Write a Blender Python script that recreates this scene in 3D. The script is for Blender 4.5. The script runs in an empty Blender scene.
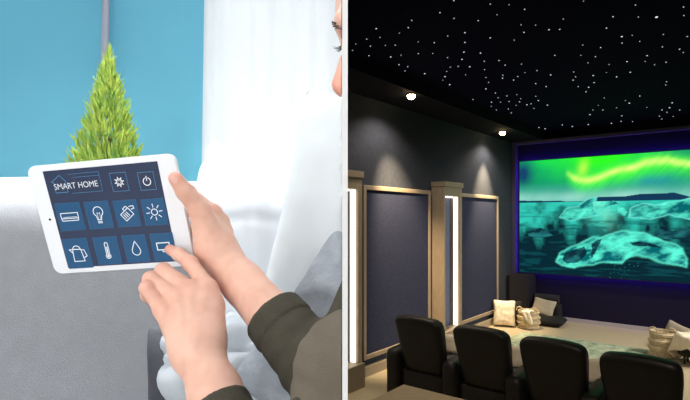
import bpy, bmesh, math, random
import numpy as np
from mathutils import Vector, Matrix, noise

random.seed(7)
rng = np.random.default_rng(7)
scn = bpy.context.scene
COL = scn.collection
F, CX, CY = 498.6, 345.0, 218.0
EYE = 2.10                      # camera height over the cinema floor
LF = 1.15                       # floor level of the living room
PI = math.pi

# ------------------------------------------------------------------ frames
def at(px, py, Y):
    return Vector(((px - CX) / F * Y, Y, EYE + (CY - py) / F * Y))

ANG = math.radians(-39.24)
RT = Matrix.Rotation(ANG, 4, 'Z')       # cinema axes: x along the screen wall, y towards the screen
IDM = Matrix.Identity(4)
def room(p):                             # world -> cinema
    return RT.inverted() @ Vector(p)

# ------------------------------------------------------------------ materials
def lin(c):
    out = []
    for v in c[:3]:
        v = v / 255.0
        out.append(v / 12.92 if v <= 0.04045 else ((v + 0.055) / 1.055) ** 2.4)
    return tuple(out) + (1.0,)

MATS = {}
def mat(name, rgb, rough=0.6, var=0.0, vscale=8.0, bump=0.0, bscale=60.0, metal=0.0, spec=0.5,
        sheen=0.0, sss=0.0, emit=None, estr=1.0, trans=0.0, rgb2=None, coat=0.0, stretch=(1, 1, 1), detail=4.0):
    if name in MATS:
        return MATS[name]
    m = bpy.data.materials.new(name)
    m.use_nodes = True
    nt = m.node_tree
    b = nt.nodes['Principled BSDF']
    b.inputs['Base Color'].default_value = lin(rgb)
    b.inputs['Roughness'].default_value = rough
    b.inputs['Metallic'].default_value = metal
    b.inputs['Specular IOR Level'].default_value = spec
    b.inputs['Sheen Weight'].default_value = sheen
    b.inputs['Coat Weight'].default_value = coat
    if sss:
        b.inputs['Subsurface Weight'].default_value = sss
        b.inputs['Subsurface Radius'].default_value = (0.008, 0.003, 0.0015)
        b.inputs['Subsurface Scale'].default_value = 0.5
    if trans:
        b.inputs['Transmission Weight'].default_value = trans
    if emit is not None:
        b.inputs['Emission Color'].default_value = lin(emit)
        b.inputs['Emission Strength'].default_value = estr
    tc = nt.nodes.new('ShaderNodeTexCoord')
    mp = nt.nodes.new('ShaderNodeMapping')
    mp.inputs['Scale'].default_value = stretch
    nt.links.new(tc.outputs['Object'], mp.inputs['Vector'])
    if var > 0 or rgb2 is not None:
        n = nt.nodes.new('ShaderNodeTexNoise')
        n.inputs['Scale'].default_value = vscale
        n.inputs['Detail'].default_value = detail
        nt.links.new(mp.outputs[0], n.inputs['Vector'])
        r = nt.nodes.new('ShaderNodeValToRGB')
        c1 = lin(rgb)
        if rgb2 is not None:
            c2 = lin(rgb2)
        else:
            c2 = tuple(max(0, c * (1 - var)) for c in c1[:3]) + (1,)
            c1 = tuple(min(1, c * (1 + var * 0.6)) for c in c1[:3]) + (1,)
        r.color_ramp.elements[0].position = 0.33
        r.color_ramp.elements[1].position = 0.67
        r.color_ramp.elements[0].color = c2
        r.color_ramp.elements[1].color = c1
        nt.links.new(n.outputs['Fac'], r.inputs['Fac'])
        nt.links.new(r.outputs['Color'], b.inputs['Base Color'])
    if bump > 0:
        n2 = nt.nodes.new('ShaderNodeTexNoise')
        n2.inputs['Scale'].default_value = bscale
        n2.inputs['Detail'].default_value = 3
        nt.links.new(mp.outputs[0], n2.inputs['Vector'])
        bp = nt.nodes.new('ShaderNodeBump')
        bp.inputs['Strength'].default_value = bump
        bp.inputs['Distance'].default_value = 0.01
        nt.links.new(n2.outputs['Fac'], bp.inputs['Height'])
        nt.links.new(bp.outputs['Normal'], b.inputs['Normal'])
    MATS[name] = m
    return m

def attr_mat(name, rough=0.5, emission=0.0, sss=0.0, var=0.0):
    """colour comes from the mesh's own colour attribute"""
    m = bpy.data.materials.new(name)
    m.use_nodes = True
    nt = m.node_tree
    b = nt.nodes['Principled BSDF']
    a = nt.nodes.new('ShaderNodeVertexColor')
    a.layer_name = 'Col'
    b.inputs['Roughness'].default_value = rough
    if emission:
        b.inputs['Base Color'].default_value = (0.004, 0.004, 0.004, 1)
        b.inputs['Specular IOR Level'].default_value = 0.0
        nt.links.new(a.outputs['Color'], b.inputs['Emission Color'])
        b.inputs['Emission Strength'].default_value = emission
    else:
        nt.links.new(a.outputs['Color'], b.inputs['Base Color'])
    if sss:
        b.inputs['Subsurface Weight'].default_value = sss
        b.inputs['Subsurface Radius'].default_value = (0.008, 0.003, 0.0015)
        b.inputs['Subsurface Scale'].default_value = 0.5
    return m

# ------------------------------------------------------------------ objects
def tag(o, label=None, cat=None, group=None, kind=None):
    if label: o['label'] = label
    if cat: o['category'] = cat
    if group: o['group'] = group
    if kind: o['kind'] = kind
    return o

BASE = {}
def thing(name, label, cat, base, frame=IDM, group=None, kind=None):
    o = bpy.data.objects.new(name, None)
    COL.objects.link(o)
    o.empty_display_size = 0.05
    o.matrix_world = frame @ Matrix.Translation(Vector(base))
    BASE[o.name] = (Vector(base), frame)
    return tag(o, label, cat, group, kind)

def obj(name, bm, material, parent=None, base=(0, 0, 0), frame=IDM, smooth=None, label=None):
    """bm holds coordinates of the frame (world or cinema); linked as ONE mesh object"""
    if parent is not None:
        base, frame = BASE[parent.name]
    base = Vector(base)
    if isinstance(bm, bpy.types.Mesh):
        me = bm
        me.transform(Matrix.Translation(-base))
    else:
        bmesh.ops.translate(bm, verts=bm.verts, vec=-base)
        me = bpy.data.meshes.new(name)
        bm.to_mesh(me)
        bm.free()
    mlist = material if isinstance(material, (list, tuple)) else [material]
    for m in mlist:
        me.materials.append(m)
    if smooth is not None:
        for p in me.polygons:
            p.use_smooth = True
        if smooth < 179:
            me.set_sharp_from_angle(angle=math.radians(smooth))
    o = bpy.data.objects.new(name, me)
    COL.objects.link(o)
    if parent is not None:
        o.parent = parent
    else:
        o.matrix_world = frame @ Matrix.Translation(base)
    BASE[o.name] = (base, frame)
    if label: o['label'] = label
    return o

def copy_tree(o, parent=None):
    c = o.copy()
    COL.objects.link(c)
    if parent is not None:
        c.parent = parent
    for ch in list(o.children):
        copy_tree(ch, c)
    return c

# ------------------------------------------------------------------ shapes
def NB(): return bmesh.new()

def box(bm, lo, hi, bev=0.0, seg=2, mi=0):
    lo = [min(a, b) for a, b in zip(lo, hi)] if False else lo
    vs = [bm.verts.new((x, y, z)) for z in (lo[2], hi[2]) for y in (lo[1], hi[1]) for x in (lo[0], hi[0])]
    fi = [(0, 2, 3, 1), (4, 5, 7, 6), (0, 1, 5, 4), (2, 6, 7, 3), (0, 4, 6, 2), (1, 3, 7, 5)]
    fs = [bm.faces.new([vs[i] for i in f]) for f in fi]
    for f in fs: f.material_index = mi
    if bev > 0:
        es = list({e for f in fs for e in f.edges})
        r = bmesh.ops.bevel(bm, geom=es, offset=bev, segments=seg, profile=0.5, affect='EDGES')
        for f in r['faces']: f.material_index = mi
    return bm

def rbox(bm, size, r, n=12, deform=None, mtx=IDM):
    """rounded box (centre origin), evenly gridded, then deformed"""
    hx, hy, hz = size[0] / 2, size[1] / 2, size[2] / 2
    r = min(r, hx, hy, hz)
    cache = {}
    nn = n if isinstance(n, (tuple, list)) else (n, n, n)
    def vert(i, j, k):
        key = (i, j, k)
        if key in cache: return cache[key]
        p = Vector((-hx + 2 * hx * i / nn[0], -hy + 2 * hy * j / nn[1], -hz + 2 * hz * k / nn[2]))
        q = Vector((max(-hx + r, min(hx - r, p.x)), max(-hy + r, min(hy - r, p.y)), max(-hz + r, min(hz - r, p.z))))
        d = p - q
        if d.length > 1e-9: p = q + d.normalized() * r
        if deform: p = Vector(deform(p))
        v = bm.verts.new(mtx @ p)
        cache[key] = v
        return v
    def quad(a, b, c, d):
        try: bm.faces.new((a, b, c, d))
        except ValueError: pass
    X, Y, Z = nn
    for i in range(X):
        for j in range(Y):
            quad(vert(i, j, 0), vert(i, j + 1, 0), vert(i + 1, j + 1, 0), vert(i + 1, j, 0))
            quad(vert(i, j, Z), vert(i + 1, j, Z), vert(i + 1, j + 1, Z), vert(i, j + 1, Z))
    for i in range(X):
        for k in range(Z):
            quad(vert(i, 0, k), vert(i + 1, 0, k), vert(i + 1, 0, k + 1), vert(i, 0, k + 1))
            quad(vert(i, Y, k), vert(i, Y, k + 1), vert(i + 1, Y, k + 1), vert(i + 1, Y, k))
    for j in range(Y):
        for k in range(Z):
            quad(vert(0, j, k), vert(0, j, k + 1), vert(0, j + 1, k + 1), vert(0, j + 1, k))
            quad(vert(X, j, k), vert(X, j + 1, k), vert(X, j + 1, k + 1), vert(X, j, k + 1))
    return bm

def lathe(bm, prof, seg=32, c=(0, 0, 0), wob=None):
    rings = []
    for (r, z) in prof:
        ring = []
        for i in range(seg):
            a = 2 * PI * i / seg
            rr = r * (1 + (wob(a, z) if wob else 0))
            ring.append(bm.verts.new((c[0] + rr * math.cos(a), c[1] + rr * math.sin(a), c[2] + z)))
        rings.append(ring)
    for a, b in zip(rings, rings[1:]):
        for i in range(seg):
            j = (i + 1) % seg
            bm.faces.new((a[i], a[j], b[j], b[i]))
    bm.faces.new(list(reversed(rings[0])))
    bm.faces.new(rings[-1])
    return bm

def tube(bm, pts, rad, seg=10, cap=True):
    pts = [Vector(p) for p in pts]
    rad = rad if isinstance(rad, (list, tuple)) else [rad] * len(pts)
    rings = []
    prev = None
    for i, p in enumerate(pts):
        t = (pts[min(i + 1, len(pts) - 1)] - pts[max(i - 1, 0)]).normalized()
        if prev is None:
            a = Vector((0, 0, 1)) if abs(t.z) < 0.9 else Vector((1, 0, 0))
            nrm = t.cross(a).normalized()
        else:
            nrm = (prev - t * prev.dot(t)).normalized()
        prev = nrm
        bn = t.cross(nrm)
        rings.append([bm.verts.new(p + (nrm * math.cos(2 * PI * k / seg) + bn * math.sin(2 * PI * k / seg)) * rad[i]) for k in range(seg)])
    for a, b in zip(rings, rings[1:]):
        for k in range(seg):
            j = (k + 1) % seg
            bm.faces.new((a[k], a[j], b[j], b[k]))
    if cap:
        bm.faces.new(list(reversed(rings[0])))
        bm.faces.new(rings[-1])
    return bm

def pillow(w, h, t, mtx, n=26, wr=0.006, seed=0, pinch=0.09, post=None):
    """stuffed cushion: pinched corners, creases, two seamed faces"""
    bm = NB()
    top, bot = {}, {}
    def P(i, j, s):
        a = -1 + 2 * i / n; b = -1 + 2 * j / n
        x = a * w / 2 * (1 - pinch * (1 - a * a) * 0 - pinch * (1 - abs(b) ** 1.5) * abs(a) ** 3 * 0.9)
        y = b * h / 2 * (1 - pinch * (1 - abs(a) ** 1.5) * abs(b) ** 3 * 0.9)
        cr = 1 - 0.055 * (abs(a) * abs(b)) ** 10
        x *= cr; y *= cr
        prof = max(0.0, (1 - a ** 4) * (1 - b ** 4)) ** 0.55
        z = s * t / 2 * prof
        nz = noise.noise(Vector((x * 14 + seed * 7.1, y * 14, s * 3.0))) + 0.5 * noise.noise(Vector((x * 34, y * 34 + seed, s)))
        z += s * wr * nz * prof ** 0.5
        p = mtx @ Vector((x, y, z))
        return post(p) if post else p
    for i in range(n + 1):
        for j in range(n + 1):
            v = bm.verts.new(P(i, j, 1)); top[i, j] = v
            edge = i in (0, n) or j in (0, n)
            bot[i, j] = v if edge else bm.verts.new(P(i, j, -1))
    for i in range(n):
        for j in range(n):
            bm.faces.new((top[i, j], top[i + 1, j], top[i + 1, j + 1], top[i, j + 1]))
            q = (bot[i, j], bot[i, j + 1], bot[i + 1, j + 1], bot[i + 1, j])
            if len(set(q)) == 4:
                try: bm.faces.new(q)
                except ValueError: pass
    return bm

def basis(loc, xdir, up):
    """local x along xdir, local y along up, local z = facing"""
    x = Vector(xdir).normalized()
    y = Vector(up); y = (y - x * y.dot(x)).normalized()
    z = x.cross(y)
    m = Matrix((x, y, z)).transposed().to_4x4()
    m.translation = Vector(loc)
    return m

def sheet(fn, nu, nv, thick=0.004):
    """cloth with two faces; fn(u,v) -> point"""
    bm = NB()
    g = [[bm.verts.new(fn(i / nu, j / nv)) for j in range(nv + 1)] for i in range(nu + 1)]
    for i in range(nu):
        for j in range(nv):
            bm.faces.new((g[i][j], g[i + 1][j], g[i + 1][j + 1], g[i][j + 1]))
    bm.normal_update()
    bmesh.ops.solidify(bm, geom=list(bm.faces), thickness=thick)
    return bm

# =================================================================== CAMERA
cam_d = bpy.data.cameras.new('camera')
cam = bpy.data.objects.new('camera', cam_d)
COL.objects.link(cam)
cam.location = (0, 0, EYE)
cam.rotation_euler = (PI / 2, 0, 0)
cam_d.sensor_width = 36
cam_d.lens = 36 * F / 690
cam_d.shift_y = (CY - 200) / 690
cam_d.clip_start = 0.02
scn.camera = cam
scn.view_settings.view_transform = 'Standard'
scn.view_settings.look = 'None'
scn.view_settings.gamma = 1
scn.view_settings.exposure = 0
try: scn.view_settings.use_curve_mapping = False
except Exception: pass
try: scn.cycles.use_denoising = True
except Exception: pass

w = bpy.data.worlds.new('sky')
scn.world = w
w.use_nodes = True
w.node_tree.nodes['Background'].inputs['Color'].default_value = (0.93, 0.97, 1.0, 1)
w.node_tree.nodes['Background'].inputs['Strength'].default_value = 3.5

def area(name, loc, to, size, energy, col=(1, 1, 1), sy=None, spread=None):
    l = bpy.data.lights.new(name, 'AREA')
    l.energy = energy; l.color = col; l.size = size
    if sy: l.shape = 'RECTANGLE'; l.size_y = sy
    if spread: l.spread = spread
    o = bpy.data.objects.new(name, l)
    COL.objects.link(o)
    o.location = loc
    o.rotation_euler = (Vector(to) - Vector(loc)).to_track_quat('-Z', 'Y').to_euler()
    return o

def spot(name, loc, to, energy, angle, blend=0.6, col=(1, 0.85, 0.6), rad=0.03):
    l = bpy.data.lights.new(name, 'SPOT')
    l.energy = energy; l.color = col; l.spot_size = math.radians(angle); l.spot_blend = blend
    l.shadow_soft_size = rad
    o = bpy.data.objects.new(name, l)
    COL.objects.link(o)
    o.location = loc
    o.rotation_euler = (Vector(to) - Vector(loc)).to_track_quat('-Z', 'Y').to_euler()
    return o

# =================================================================== PARTITION (white panel between the two rooms, its end faces the camera)
M_white = mat('white_paint', (246, 246, 246), 0.6)
M_dark_wall = mat('charcoal_wall_cloth', (56, 60, 72), 0.9, spec=.1, var=0.12, vscale=14, bump=0.12, bscale=220)
PT = 0.0022
PEND = 6.33
bm = NB()
hw = 0.19
def prism_x(bm, pts, x0, x1):
    a = [bm.verts.new((x0, y, z)) for y, z in pts]
    b = [bm.verts.new((x1, y, z)) for y, z in pts]
    n = len(pts)
    bm.faces.new(a); bm.faces.new(list(reversed(b)))
    for i in range(n):
        bm.faces.new((a[i], b[i], b[(i + 1) % n], a[(i + 1) % n]))
ZT = 4.1
for pts in ([(0.40, EYE - hw), (PEND, EYE - hw), (PEND, EYE + hw), (0.40, EYE + hw)],
            [(-1.5, 0), (PEND, 0), (PEND, EYE - hw), (-1.5, EYE - hw)],
            [(-1.5, EYE + hw), (PEND, EYE + hw), (PEND, ZT), (-1.5, ZT)],
            [(-1.5, EYE - hw), (-0.08, EYE - hw), (-0.08, EYE + hw), (-1.5, EYE + hw)]):
    prism_x(bm, pts, -PT, PT)
bmesh.ops.recalc_face_normals(bm, faces=bm.faces)
tag(obj('wall_partition', bm, M_white), kind='structure')

# =================================================================== LIVING ROOM (left of the partition)
M_blue = mat('sky_blue_wall_paint', (112, 195, 224), 0.75, var=0.03, vscale=2)
M_lwall = mat('off_white_wall_paint', (240, 242, 244), 0.8)
M_lfloor = mat('pale_oak_floor', (205, 196, 182), 0.6, var=0.15, vscale=5, stretch=(1, 8, 1))
X0, Y0, Y1, LZ = -3.4, -1.5, 3.2, 3.85
WL, WB, WTOP = -0.90, 2.0, 3.8          # window opening
bm = NB()
box(bm, (X0, Y1, LF), (WL, Y1 + 0.1, LZ))
box(bm, (WL, Y1, LF), (-PT, Y1 + 0.1, WB))
box(bm, (WL, Y1, WTOP), (-PT, Y1 + 0.1, LZ))
tag(obj('wall_back', bm, M_blue), kind='structure')
bm = NB(); box(bm, (X0 - 0.1, Y0, LF), (X0, Y1 + 0.1, LZ)); tag(obj('wall_left', bm, M_lwall), kind='structure')
bm = NB(); box(bm, (X0 - 0.1, Y0 - 0.1, 0), (-PT, Y0, LZ)); tag(obj('wall_front', bm, M_lwall), kind='structure')
bm = NB(); box(bm, (X0 - 0.1, Y0, LF - 0.1), (-PT, Y1 + 0.1, LF)); tag(obj('floor', bm, M_lfloor), kind='structure')
bm = NB(); box(bm, (X0 - 0.1, Y0 - 0.1, LZ), (-PT, Y1 + 0.1, LZ + 0.1)); tag(obj('ceiling', bm, M_lwall), kind='structure')

# window: frame, mullion, panes, sill
win = thing('window_1', None, None, (WL, Y1, WB), kind='structure')
bm = NB()
fw = 0.05
box(bm, (WL, Y1 + .02, WB), (WL + fw, Y1 + .08, WTOP))
box(bm, (-PT - fw, Y1 + .02, WB), (-PT, Y1 + .08, WTOP))
box(bm, (WL + fw, Y1 + .02, WB), (-PT - fw, Y1 + .08, WB + fw))
box(bm, (WL + fw, Y1 + .02, WTOP - fw), (-PT - fw, Y1 + .08, WTOP))
box(bm, (-0.475, Y1 + .03, WB + fw), (-0.435, Y1 + .07, WTOP - fw))
obj('window_frame', bm, M_white, win)
bm = NB(); box(bm, (WL + fw, Y1 + .047, WB + fw), (-0.475, Y1 + .053, WTOP - fw))
M_glass = mat('clear_glass', (255, 255, 255), 0.0, trans=1.0)
obj('window_pane', bm, M_glass, win)
bm = NB(); box(bm, (-0.435, Y1 + .047, WB + fw), (-PT - fw, Y1 + .053, WTOP - fw)); obj('window_pane', bm, M_glass, win)
bm = NB(); box(bm, (WL - .03, Y1 - .06, WB - .03), (-PT, Y1 + .02, WB), 0.006); obj('window_sill', bm, M_white, win)

# sheer white curtain
m = bpy.data.materials.new('sheer_white_curtain'); m.use_nodes = True
nt = m.node_tree; nt.nodes.clear()
out = nt.nodes.new('ShaderNodeOutputMaterial'); mx = nt.nodes.new('ShaderNodeMixShader')
d1 = nt.nodes.new('ShaderNodeBsdfDiffuse'); d2 = nt.nodes.new('ShaderNodeBsdfTranslucent')
d1.inputs[0].default_value = (0.95, 0.96, 0.97, 1); d2.inputs[0].default_value = (0.95, 0.96, 0.97, 1)
mx.inputs[0].default_value = 0.6
nt.links.new(d1.outputs[0], mx.inputs[1]); nt.links.new(d2.outputs[0], mx.inputs[2]); nt.links.new(mx.outputs[0], out.inputs[0])
def cf(u, v):
    z = LF + 0.03 + (LZ - 0.12 - LF) * v
    xl = -0.862 - 0.035 * (1 - v) * 1.2
    x = xl + (-0.006 - xl) * u
    return Vector((x, 3.07 + 0.009 * math.sin(u * 2 * PI * 7 + 0.6 * math.sin(v * 3)) + 0.002 * math.sin(u * 61), z))
cur = obj('curtain', sheet(cf, 150, 10, 0.0015), m, base=(-0.45, 3.07, LF), smooth=180)
tag(cur, 'sheer white curtain glowing with daylight beside the blue wall', 'curtain')
bm = NB(); tube(bm, [(-1.0, 3.07, LZ - 0.08), (-0.006, 3.07, LZ - 0.08)], 0.011)
tag(obj('curtain_rod', bm, M_white, base=(-0.5, 3.07, LZ - 0.08), smooth=60), 'white rod holding the sheer white curtain', 'curtain rod')

# slim pole against the blue wall
bm = NB()
a, b = at(107, -40, 3.12), at(103.5, 100, 3.12)
dirv = (b - a)
top = a + dirv * ((LZ - a.z) / dirv.z)
bot = a + dirv * ((LF - a.z) / dirv.z)
tube(bm, [bot, top], 0.022, 14)
tag(obj('pole', bm, mat('mauve_grey_paint', (176, 178, 196), 0.6), base=bot, smooth=60),
    'slender mauve grey pole on the blue wall behind the green conifer', 'pole')

# potted conifer
PY = 2.3
tip = at(109, 42, PY)
cxp, tz = tip.x, tip.z
tree = thing('potted_conifer', 'yellow green cone shaped potted conifer behind the white tablet', 'plant', (cxp, PY, LF))
bm = NB()
lathe(bm, [(0.10, 0.0), (0.135, 0.02), (0.165, 0.30), (0.175, 0.30), (0.175, 0.335), (0.155, 0.335), (0.15, 0.29), (0.02, 0.29)], 36, (cxp, PY, LF))
obj('pot', bm, mat('pale_stone_pot', (206, 202, 196), 0.7, var=0.1), tree, smooth=40)
bm = NB(); tube(bm, [(cxp, PY, LF + .27), (cxp, PY, LF + .6), (cxp, PY, tz - .1)], [.02, .015, .004], 8)
obj('trunk', bm, mat('brown_bark', (96, 74, 52), 0.9, var=0.2), tree, smooth=60)
bm = NB()
zb = LF + 0.36
Hh = tz - zb
def blade(p, d, L, W):
    d = d.normalized()
    s = d.cross(Vector((random.uniform(-1, 1), random.uniform(-1, 1), random.uniform(-.3, .3)))).normalized()
    n = d.cross(s) * 0.25
    vs = [bm.verts.new(q) for q in (p, p + d * L * .4 + s * W, p + d * L, p + d * L * .4 - s * W, p + d * L * .45 + n * W * 2)]
    for tri in ((0, 1, 4), (1, 2, 4), (2, 3, 4), (3, 0, 4)):
        bm.faces.new([vs[t] for t in tri])
for i in range(9000):
    h = 1 - math.sqrt(random.random()) if i % 5 else random.random()
    hz = zb + Hh * h * 0.93
    R = (0.405 * (1 - h) ** 0.95 + 0.004) * (0.85 + 0.3 * noise.noise(Vector((h * 9, i % 7, 0))))
    if hz < zb + 0.2: R *= 0.55 + 0.45 * (hz - zb) / 0.2
    th = random.uniform(0, 2 * PI)
    lobe = 1 + 0.22 * noise.noise(Vector((math.cos(th) * 1.6, math.sin(th) * 1.6, hz * 6)))
    r = R * lobe * random.uniform(0.55, 1.0)
    p = Vector((cxp + r * math.cos(th), PY + r * math.sin(th), hz))
    d = Vector((math.cos(th) * 0.45, math.sin(th) * 0.45, 1.0)) + Vector((random.gauss(0, .22), random.gauss(0, .22), random.gauss(0, .15)))
    blade(p, d, random.uniform(.05, .10) * (1.15 - .5 * h), random.uniform(.004, .008))
for k in range(26):
    blade(Vector((cxp + random.gauss(0, .006), PY + random.gauss(0, .006), tz - .14 + .003 * k)), Vector((random.gauss(0, .1), random.gauss(0, .1), 1)), .07, .006)
obj('foliage', bm, mat('yellow_green_needles', (198, 216, 92), 0.6, rgb2=(140, 186, 78), vscale=16, sheen=0.2), tree)

# sofa
M_sofa = mat('light_grey_upholstery', (118, 120, 124), 0.85, var=0.05, vscale=30, bump=0.12, bscale=400, sheen=0.15)
SX0, SX1 = -1.95, -0.004
sofa = thing('sofa', 'long light grey upholstered sofa behind the tablet and hands', 'sofa', (-1.0, 1.1, LF))
bm = NB()
def bk(p):
    # backrest leans away; its head roll is fuller
    z = p.z
    t = (z + 0.30) / 0.6
    y = p.y + 0.10 * t
    return (p.x, y, z + 0.006 * math.sin(p.x * 9))
rbox(bm, (SX1 - SX0, 0.26, 0.66), 0.12, (40, 12, 24), bk, Matrix.Translation((SX0 / 2 + SX1 / 2, 1.20, 1.87)))
obj('backrest', bm, M_sofa, sofa, smooth=180)
bm = NB(); rbox(bm, (SX1 - SX0, 0.90, 0.20), 0.06, (40, 20, 8), None, Matrix.Translation((SX0 / 2 + SX1 / 2, 0.68, 1.56)))
obj('seat', bm, M_sofa, sofa, smooth=180)
bm = NB(); rbox(bm, (SX1 - SX0, 1.05, 0.26), 0.03, (20, 10, 6), None, Matrix.Translation((SX0 / 2 + SX1 / 2, 0.80, 1.33)))
obj('base_frame', bm, M_sofa, sofa, smooth=180)
for x in (-1.88, -0.08):
    for y in (0.35, 1.25):
        bm = NB(); lathe(bm, [(.018, 0), (.026, .05)], 12, (x, y, LF)); obj('leg', bm, mat('dark_wood_foot', (60, 46, 36), .5), sofa, smooth=40)

def tf(u, v):  # added pale sheet, its colour imitates bright light on the sofa back
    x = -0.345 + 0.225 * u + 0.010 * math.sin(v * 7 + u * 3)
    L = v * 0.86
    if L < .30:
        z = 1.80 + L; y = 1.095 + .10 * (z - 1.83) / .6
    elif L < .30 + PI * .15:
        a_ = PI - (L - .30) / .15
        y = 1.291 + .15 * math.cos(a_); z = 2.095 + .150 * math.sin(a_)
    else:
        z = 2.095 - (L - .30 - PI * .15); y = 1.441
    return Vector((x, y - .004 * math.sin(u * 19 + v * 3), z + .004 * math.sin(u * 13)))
tag(obj('throw_blanket', sheet(tf, 30, 60, .006), mat('lit_sofa_back_white', (196, 200, 205), .95), base=(-.24, 1.2, 1.8), smooth=180),
    'added off white cover imitating the brightly lit sofa back beside the raised hand', 'blanket')

def keep(p):                      # soft things pressed against the partition flatten on it
    return Vector((min(p.x, -0.0045), p.y, p.z))

# off-white cushion, grey cushion, charcoal stand-in for quilt shade, grey quilt
M_cush = mat('off_white_cotton', (214, 220, 223), 0.9)
c = at(345, 196, 0.98)
mt = basis((c.x + 0.022, 0.985, c.z - 0.05), (0.975, 0.0, -0.20), (0.16, 0.10, 0.98))
bm = pillow(0.315, 0.50, 0.16, mt, 34, 0.005, 3, 0.07, keep)
tag(obj('cushion', bm, M_cush, base=mt.translation, smooth=180), 'large plain off white cushion propped against the sofa back', 'cushion')
M_gcush = mat('grey_crinkled_cotton', (146, 153, 161), 0.85, var=0.14, vscale=16, bump=0.7, bscale=38)
tp = at(333, 226, 0.76)
mt = basis(tp + Vector((0.029, 0.0, -0.200)), (0.57, -0.1, 0.82), (-0.82, 0.22, 0.57))
bm = pillow(0.30, 0.28, 0.13, mt, 44, 0.020, 8, 0.07, keep)
g = obj('cushion', bm, M_gcush, base=mt.translation, smooth=180)
tag(g, 'crinkled blue grey cushion with a raised corner below the off white cushion', 'cushion')

M_quilt = mat('pale_grey_quilt_cotton', (178, 185, 192), 0.85, var=0.07, vscale=14, bump=0.3, bscale=40)
bm = NB()
def qf(p):
    x, y, z = p
    q = Vector((x * 7, y * 7, z * 7))
    r = noise.noise(q * 1.1) * 0.030 + abs(noise.noise(q * 2.3 + Vector((3, 1, 0)))) * 0.040
    tuft = -0.018 * max(0, 1 - abs(math.sin(x * 17 + 1.0)) * 5) - 0.015 * max(0, 1 - abs(math.sin((y + z) * 16)) * 5)
    L = p.length + 1e-6
    return p + p / L * (r + tuft)
rbox(bm, (0.285, 0.25, 0.25), 0.08, (44, 36, 30), qf, Matrix.Translation((-0.155, 0.925, 1.785)))
for v in bm.verts:
    v.co = keep(v.co)
    v.co.z = max(v.co.z, 1.662); v.co.y = min(v.co.y, 1.075)
tag(obj('quilt', bm, M_quilt, base=(-0.175, 0.885, 1.65), smooth=180), 'pale grey quilt bunched up on the sofa seat behind the wrists', 'quilt')
mt = basis((-0.285, 0.965, 1.775), (0.95, 0.1, 0.1), (-0.1, 0.30, 0.94))  # added dark form in place of the shade along the quilt edge
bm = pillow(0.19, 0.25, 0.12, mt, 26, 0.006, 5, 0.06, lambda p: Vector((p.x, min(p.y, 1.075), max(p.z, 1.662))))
tag(obj('cushion', bm, mat('quilt_edge_shade', (58, 60, 66), 0.9, bump=0.2, bscale=90), base=mt.translation, smooth=180),
    'added charcoal cushion shape standing in for the shade beside the bunched pale quilt', 'cushion')

# =================================================================== TABLET
TR = Vector((0.9892, -0.1284, 0.0702))     # world axes of the tablet (x, y depth, z up)
TU = Vector((-0.1023, -0.2638, 0.9591))
TN = TR.cross(TU)                          # towards the viewer
if TN.y > 0: TN = -TN
TC = Vector((-0.2994, 0.6391, EYE + 0.0013))
TM = Matrix((TR, TU, TN)).transposed().to_4x4()
TM.translation = TC
TW, TH, TT = 0.200, 0.147, 0.0075
def tl(px, py):                            # photo point -> tablet coordinates
    d = Vector(((px - CX) / F, 1, (CY - py) / F))
    o = Vector((0, 0, EYE))
    t = (TC - o).dot(TN) / d.dot(TN)
    q = TM.inverted() @ (o + d * t)
    return q.x, q.y

tab = thing('tablet', 'white tablet with a dark smart home control screen held in two hands', 'tablet', TC)
def round_rect(w, h, r, n=8):
    pts = []
    for cx_, cy_, a0 in ((w / 2 - r, h / 2 - r, 0), (-w / 2 + r, h / 2 - r, 90), (-w / 2 + r, -h / 2 + r, 180), (w / 2 - r, -h / 2 + r, 270)):
        for k in range(n + 1):
            a = math.radians(a0 + 90 * k / n)
            pts.append((cx_ + r * math.cos(a), cy_ + r * math.sin(a)))
    return pts
bm = NB()
loops = []
for ins, z in ((0.0022, -TT), (0.0006, -TT + .0012), (0.0, -TT / 2), (0.0005, -.0008), (0.0013, 0.0)):
    loops.append([bm.verts.new(TM @ Vector((x, y, z))) for x, y in round_rect(TW - 2 * ins, TH - 2 * ins, 0.0115 - ins)])
for a, b in zip(loops, loops[1:]):
    for i in range(len(a)):
        j = (i + 1) % len(a)
        bm.faces.new((a[i], a[j], b[j], b[i]))
bm.faces.new(list(reversed(loops[0]))); bm.faces.new(loops[-1])
obj('body', bm, mat('white_tablet_glass', (232, 236, 241), 0.28, coat=0.1), tab, smooth=35)
scr_c = [tl(45, 168), tl(156.5, 164.5), tl(178.5, 258.5), tl(66, 270.5)]
sx0 = (scr_c[0][0] + scr_c[3][0]) / 2; sx1 = (scr_c[1][0] + scr_c[2][0]) / 2
sy1 = (scr_c[0][1] + scr_c[1][1]) / 2; sy0 = (scr_c[2][1] + scr_c[3][1]) / 2
def tquad(bm, x0, y0, x1, y1, z, th=0.0002, mi=0):
    vs = [bm.verts.new(TM @ Vector(p)) for p in ((x0, y0, z - th), (x1, y0, z - th), (x1, y1, z - th), (x0, y1, z - th), (x0, y0, z), (x1, y0, z), (x1, y1, z), (x0, y1, z))]
    for f in ((3, 2, 1, 0), (4, 5, 6, 7), (0, 1, 5, 4), (1, 2, 6, 5), (2, 3, 7, 6), (3, 0, 4, 7)):
        bm.faces.new([vs[i] for i in f]).material_index = mi
def screen_mat(name, rgb, s=1.0):
    return mat(name, tuple(c * 0.25 for c in rgb), 0.25, emit=rgb, estr=s, spec=0.35)
M_scr = screen_mat('slate_screen', (52, 64, 92), 0.85)
M_tile = screen_mat('blue_tile', (40, 92, 136), 0.85)
M_line = screen_mat('white_icon_line', (236, 242, 248), 0.95)
M_cyan = screen_mat('cyan_line', (82, 140, 184), 0.9)
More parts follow.
